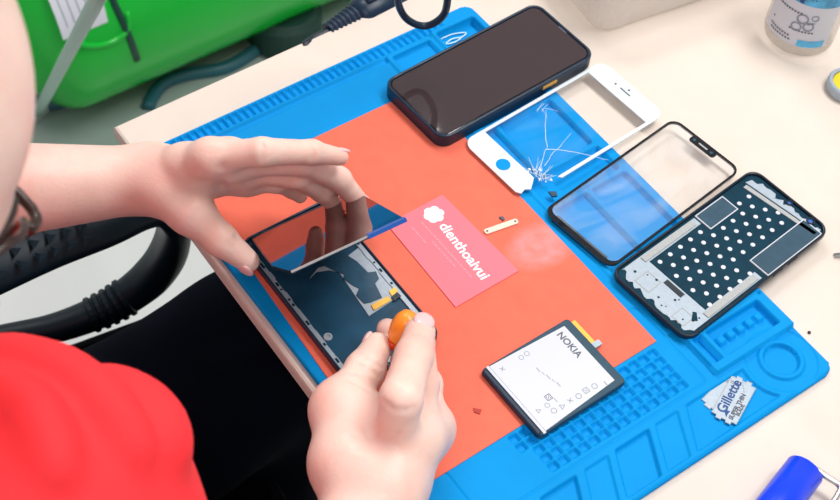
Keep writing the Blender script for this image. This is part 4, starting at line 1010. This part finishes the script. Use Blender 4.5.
def shirt_f(P, c, rad):
    d = shirt_core(P, c, rad)
    d = smin(d, gsdf(P, ridge_caps, .006, c, rad), .014)
    q = P*1.0
    d = d+0.0022*np.sin(q[:, 0]*34+q[:, 2]*26+1.0)*np.sin(q[:, 1]*30-q[:, 2]*18)
    d = np.maximum(d, np.where(((P-np.array(Rs))@np.array(nR)) > 0.0, (P-np.array(slR))@np.array(nR), -1))
    dl = np.where(P[:, 0] < 0.06, (P-np.array(slL))@np.array(nL), -1)
    d = np.maximum(d, dl)
    d = np.maximum(d, -gsdf(P, [Cap(neck0+Vector((0.005, 0.006, .012)), neck0+Vector((0.03, 0.02, .10)), .062, .075)], .01, c, rad))
    return d
sm = surface_net(shirt_f, (-0.16, -0.56, 0.49), (0.56, -0.02, 1.09), 0.0030, 'tshirt'); so = obj('tshirt', sm, 'shirt', smooth=True, label='red short-sleeved t-shirt'); adopt(so)
# ---- trousers
kL = Vector((0.066, 0.06, 0.53)); kR = Vector((0.33, 0.03, 0.53)); aL = Vector((0.08, 0.03, 0.09)); aR = Vector((0.36, 0.0, 0.09))
trp = [Cap((0.11, -0.42, 0.53), (0.26, -0.42, 0.53), .125), Cap((0.12, -0.40, 0.535), kL, .092, .075), Cap((0.245, -0.40, 0.535), kR, .094, .072), Cap(kL, aL, .070, .056), Cap(kR, aR, .070, .056)]
def tr_f(P, c, rad):
    d = gsdf(P, trp, .025, c, rad)
    return d+0.003*np.sin(P[:, 0]*45+P[:, 1]*20)*np.sin(P[:, 1]*38-P[:, 2]*25)
tm = surface_net(tr_f, (-0.12, -0.60, 0.02), (0.50, 0.20, 0.70), 0.0050, 'trousers'); to = obj('trousers', tm, 'trouser', smooth=True, label='black trousers'); adopt(to)
for k in (aL, aR):
    b = BM(); sphere(b, (k.x, k.y+0.06, 0.045), 1, (0.048, 0.125, 0.045)); s_ = obj('shoe', b, 'black', smooth=True); adopt(s_)

# ------------------------------------------------------------ orange handled tool in the right hand
tl = thing('repair_pick', 'small orange-handled repair pick held between the right hand fingertips', 'tool', (0, 0, 0))
a, b = a3(408, 321, .826), a3(391, 347, .806)
ax = (b-a).normalized()
bm = BM(); tube_pts(bm, [a-ax*.006, a-ax*.004, a, a.lerp(b, .3), a.lerp(b, .62), a.lerp(b, .78)], [.003, .0062, .0080, .0085, .0066, .0040], 18); obj('handle', bm, 'orange', tl, smooth=True)
bm = BM(); tube_pts(bm, [a.lerp(b, .76), a.lerp(b, .85), b], [.0045, .0050, .0032], 14); obj('collar', bm, 'redtip', tl, smooth=True, label='red collar')
bm = BM(); tube_pts(bm, [b, b+ax*.034], [.0011, .0006], 8); obj('shaft', bm, 'steel', tl)

# ------------------------------------------------------------ office chair with loop arms
oc = thing('office_chair', 'black office chair with looped armrests under the seated person', 'chair', (0.17, -0.42, 0.0))
OP = oc.location.copy()
def adc(o, p=None):
    o.parent = p or oc
    if p is None: o.matrix_parent_inverse = Matrix.Translation(-OP)
    return o
def loopz(pts): return [at(x, y, z) for x, y, z in pts]
for side in (0, 1):
    base = loopz([(-70, 352, .47), (0, 338, .47), (55, 328, .47), (105, 309, .475), (142, 285, .49), (163, 262, .52), (173, 238, .56), (172, 216, .60), (150, 203, .625), (100, 221, .635), (40, 241, .635), (-40, 274, .635), (-120, 306, .625)])
    sh = Vector((0.50, 0.02, 0)) if side else Vector()
    base = [p+sh for p in base]
    P = spline(base, 8)
    N = len(P); rs = []; fl = []
    for i in range(N):
        s = i/(N-1)
        w = 0.0095+0.0085*min(1, s/0.36) if s < 0.36 else 0.018+0.004*min(1, (s-0.36)/0.25)+0.010*max(0, (s-0.70)/0.3)
        rs.append(w); fl.append((0.55 if s > 0.6 else 1.0-0.45*max(0, (s-0.36)/0.24), 1.0))
    bm = BM(); tube_pts(bm, P, rs, 20, flat=fl); ar = adc(obj('armrest', bm, 'chair', smooth=True))
    bm = BM()
    for k in range(5):
        s_ = 8*(2.72+0.19*k); i_ = int(s_); p = P[i_].lerp(P[i_+1], s_-i_); t = (P[i_+2]-P[i_-1]).normalized(); w = rs[i_]
        tube_pts(bm, [p-t*.0035, p-t*.0018, p+t*.0018, p+t*.0035], [w*.98, w*1.14, w*1.14, w*.98], 20)
    adc(obj('ribs', bm, 'chair'), ar)
    # moulded chevrons on top of the pad
    bm = BM()
    i0 = int(8*9.2)
    pad = P[i0:]
    acc = 0; step = 0.0095
    for i in range(1, len(pad)):
        acc += (pad[i]-pad[i-1]).length
        if acc < step: continue
        acc = 0
        t = (pad[i]-pad[i-1]).normalized(); sd = Vector((0, 0, 1)).cross(t).normalized(); upv = t.cross(sd)
        for j in range(-2, 3):
            c = pad[i]+sd*0.0115*j+upv*0.0172*math.sqrt(max(0, 1-(0.0115*j/0.034)**2))
            vs = [bm.verts.new(c+sd*dx+t*dt+upv*dz) for dx, dt, dz in ((-.0055, .003, -.001), (0, -.005, -.001), (.0055, .003, -.001), (0, .000, .0020))]
            for f3 in ((0, 1, 3), (1, 2, 3), (2, 0, 3)): bm.faces.new([vs[x] for x in f3])
    adc(obj('chevron_grip', bm, 'chair'), ar)
s1, s2 = at(186, 297, 0.44), at(82, 335, 0.44); sd_ = (s1-s2).normalized(); sn_ = Vector((sd_.y, -sd_.x, 0))
sc_ = s1-sd_*0.23+sn_*0.235; sa_ = math.atan2(sn_.y, sn_.x)
bm = BM(); prism(bm, [(sc_.x+x*math.cos(sa_)-y*math.sin(sa_), sc_.y+x*math.sin(sa_)+y*math.cos(sa_)) for x, y in rrect(0.47, 0.46, 0.03, 6)], 0.375, 0.440, 0.012); adc(obj('seat', bm, 'cloth'))
bm = BM(); prism(bm, rrect(0.42, 0.05, 0.02, 4, 0.17, -0.64), 0.50, 0.95, 0.02); adc(obj('backrest', bm, 'cloth'))
bm = BM(); tube_pts(bm, [(0.17, -0.50, 0.36), (0.17, -0.62, 0.38), (0.17, -0.66, 0.45), (0.17, -0.66, 0.60)], .02, 10); adc(obj('back_bracket', bm, 'chair'))
bm = BM(); tube_pts(bm, [(0.17, -0.30, 0.09), (0.17, -0.30, 0.376)], .026, 16); adc(obj('gas_lift', bm, 'chair'))
for k in range(5):
    a = 2*PI*k/5+0.3; d = Vector((math.cos(a), math.sin(a), 0))
    bm = BM(); tube_pts(bm, [Vector((0.17, -0.30, 0.10)), Vector((0.17, -0.30, 0.075))+d*0.27], [.024, .014], 10); fo_ = adc(obj('foot', bm, 'chair'))
    bm = BM(); c = Vector((0.17, -0.30, 0.0271))+d*0.27; n = Vector((-d.y, d.x, 0)); tube_pts(bm, [c-n*.012, c+n*.012], .027, 18); adc(obj('castor', bm, 'chair'), fo_)

# ------------------------------------------------------------ green canister on the floor and what lies round it
gc = thing('green_canister', 'large glossy green plastic canister lying on the floor behind the bench', 'canister', (0, 0, 0))
gx, gz = -0.785, 0.157
y0 = 0.160
bm = BM(); R = 0.150
tube_pts(bm, [Vector((gx, y0+dy, gz)) for dy in (0, 0.004, 0.016, 0.034, 0.048, 0.060, 0.070, 0.30, 0.60, 0.64, 0.655)], [R*f_ for f_ in (0.52, 0.62, 0.74, 0.88, 0.955, 0.99, 1.0, 1.0, 1.0, 0.9, 0.6)], 64); obj('drum', bm, 'green', gc, smooth=True)
def onr(ang, y, r): return Vector((gx+r*math.cos(ang), y, gz+r*math.sin(ang)))
b = BM()
rows = [[b.verts.new(onr(0.43+0.50*i/12, yy, R+0.0012)) for yy in (0.199+0.002*i/12, 0.262+0.008*i/12)] for i in range(13)]
for A_, B2 in zip(rows, rows[1:]): b.faces.new((A_[0], A_[1], B2[1], B2[0]))
lb = obj('label', b, 'paper', gc, smooth=True, label='white paper label')
for k in range(5):
    b = BM(); tube_pts(b, [onr(0.52+0.30*i/6, 0.210+0.011*k, R+0.0014) for i in range(7)], 0.0007, 4); obj('small_print', b, 'lightink', lb)
b = BM(); rp = spline([onr(0.80, 0.204, R*.97), onr(0.60, 0.205, R*.97), onr(0.42, 0.208, R*.98), onr(0.31, 0.224, R), onr(0.25, 0.245, R), onr(0.24, 0.268, R), onr(0.30, 0.285, R), onr(0.45, 0.292, R)], 5)
tube_pts(b, rp, [0.002]+[0.0045]*(len(rp)-2)+[0.002], 12); obj('moulded_rib', b, 'green', gc, smooth=True)
b = BM(); tube_pts(b, [onr(-0.06+0.12*i, 0.290-0.012*min(1, i/5), R+0.002) for i in range(16)], 0.0045, 8, flat=(0.6, 1)); obj('strap', b, 'darkgreen', gc, smooth=True, label='dark strap round the drum')
b = BM(); tube_pts(b, [at(112, -30, 0.80), at(94, 5, 0.66), at(66, 58, 0.40), at(38, 112, 0.015)], 0.0075, 12)
tag(obj('drain_tube', b, 'greytube', smooth=True), 'pale translucent tube leaning in front of the green canister', 'tube')
b = BM(); tube_pts(b, spline([at(10, 78, 0.011), at(32, 72, 0.011), at(50, 75, 0.011), at(57, 84, 0.011), at(50, 100, 0.011), at(30, 118, 0.011)], 6), 0.0105, 12)
tag(obj('floor_hose', b, mat('grey_hose', (0.50, 0.56, 0.52, 1), 0.5), smooth=True), 'pale grey hose curled on the floor below the green canister', 'hose')
c = at(52, 97, 0.0); b = BM(); lathe(b, [(0.030, 0.006), (0.036, 0.010), (0.034, 0.018), (0.020, 0.022)], 28, (c.x, c.y, 0))
tag(obj('floor_dish', b, mat('slate_blue', (0.045, 0.14, 0.20, 1), 0.4), smooth=True), 'slate blue round dish on the floor beside the pale hose', 'dish')
b = BM(); tube_pts(b, spline([at(148, 108, 0.012), at(154, 94, 0.012), at(166, 82, 0.012), at(190, 74, 0.012), at(230, 66, 0.012), at(270, 40, 0.012)], 6), 0.010, 12)
tag(obj('floor_hose', b, 'teal', smooth=True), 'dark teal hose curving on the floor to the right of the green canister', 'hose')
c = at(290, 55, 0.0)
b = BM(); lathe(b, [(0.045, 0.006), (0.055, 0.012), (0.055, 0.06), (0.045, 0.07)], 32, (c.x-0.03, c.y+0.01, 0))  # dark round form added in place of the shadowed floor
tag(obj('floor_shade_form', b, mat('dark_floor_shade', (0.006, 0.040, 0.030, 1), 0.6), smooth=False), 'dark green form standing for shaded floor just behind the bench edge', 'dark form')

# ------------------------------------------------------------ light, world, camera
w = bpy.data.worlds.new('world'); S.world = w; w.use_nodes = True
bg = w.node_tree.nodes['Background']; bg.inputs['Color'].default_value = (0.96, 0.97, 1.0, 1); bg.inputs['Strength'].default_value = 0.6
def area(name, loc_, target, size, sy, e, col=(1, 1, 1)):
    l = bpy.data.lights.new(name, 'AREA'); l.shape = 'RECTANGLE'; l.size = size; l.size_y = sy; l.energy = e; l.color = col
    o = bpy.data.objects.new(name, l); COL.objects.link(o); o.location = loc_
    o.rotation_euler = (Vector(target)-Vector(loc_)).to_track_quat('-Z', 'Y').to_euler(); return o
area('ceiling_and_fill_light', (0.35, 0.95, 2.55), (0.2, 0.15, 0.75), 1.1, 0.5, 38, (1, 0.985, 0.96))
area('ceiling_and_fill_light', (1.0, -0.9, 2.5), (0.2, 0.0, 0.75), 1.2, 0.6, 16, (1, 0.985, 0.96))  # added fill from the camera side, brightens the bench front edge
area('ceiling_and_fill_light', (-1.2, 0.7, 2.6), (-0.75, 0.4, 0.0), 1.0, 0.5, 28, (1, 0.985, 0.96))  # added light for the canister highlight and a brighter floor there
cam = bpy.data.cameras.new('camera'); co = bpy.data.objects.new('camera', cam); COL.objects.link(co)
co.location = CAM; co.rotation_euler = Matrix((CR, CU, -CF)).transposed().to_euler()
cam.sensor_width = 36; cam.lens = FPX/840*36; cam.clip_start = 0.02
cam.dof.use_dof = True; cam.dof.focus_distance = 0.99; cam.dof.aperture_fstop = 14
S.camera = co
S.view_settings.view_transform = 'Standard'; S.view_settings.look = 'None'; S.view_settings.gamma = 1; S.view_settings.use_curve_mapping = False
S.view_settings.exposure = -0.32
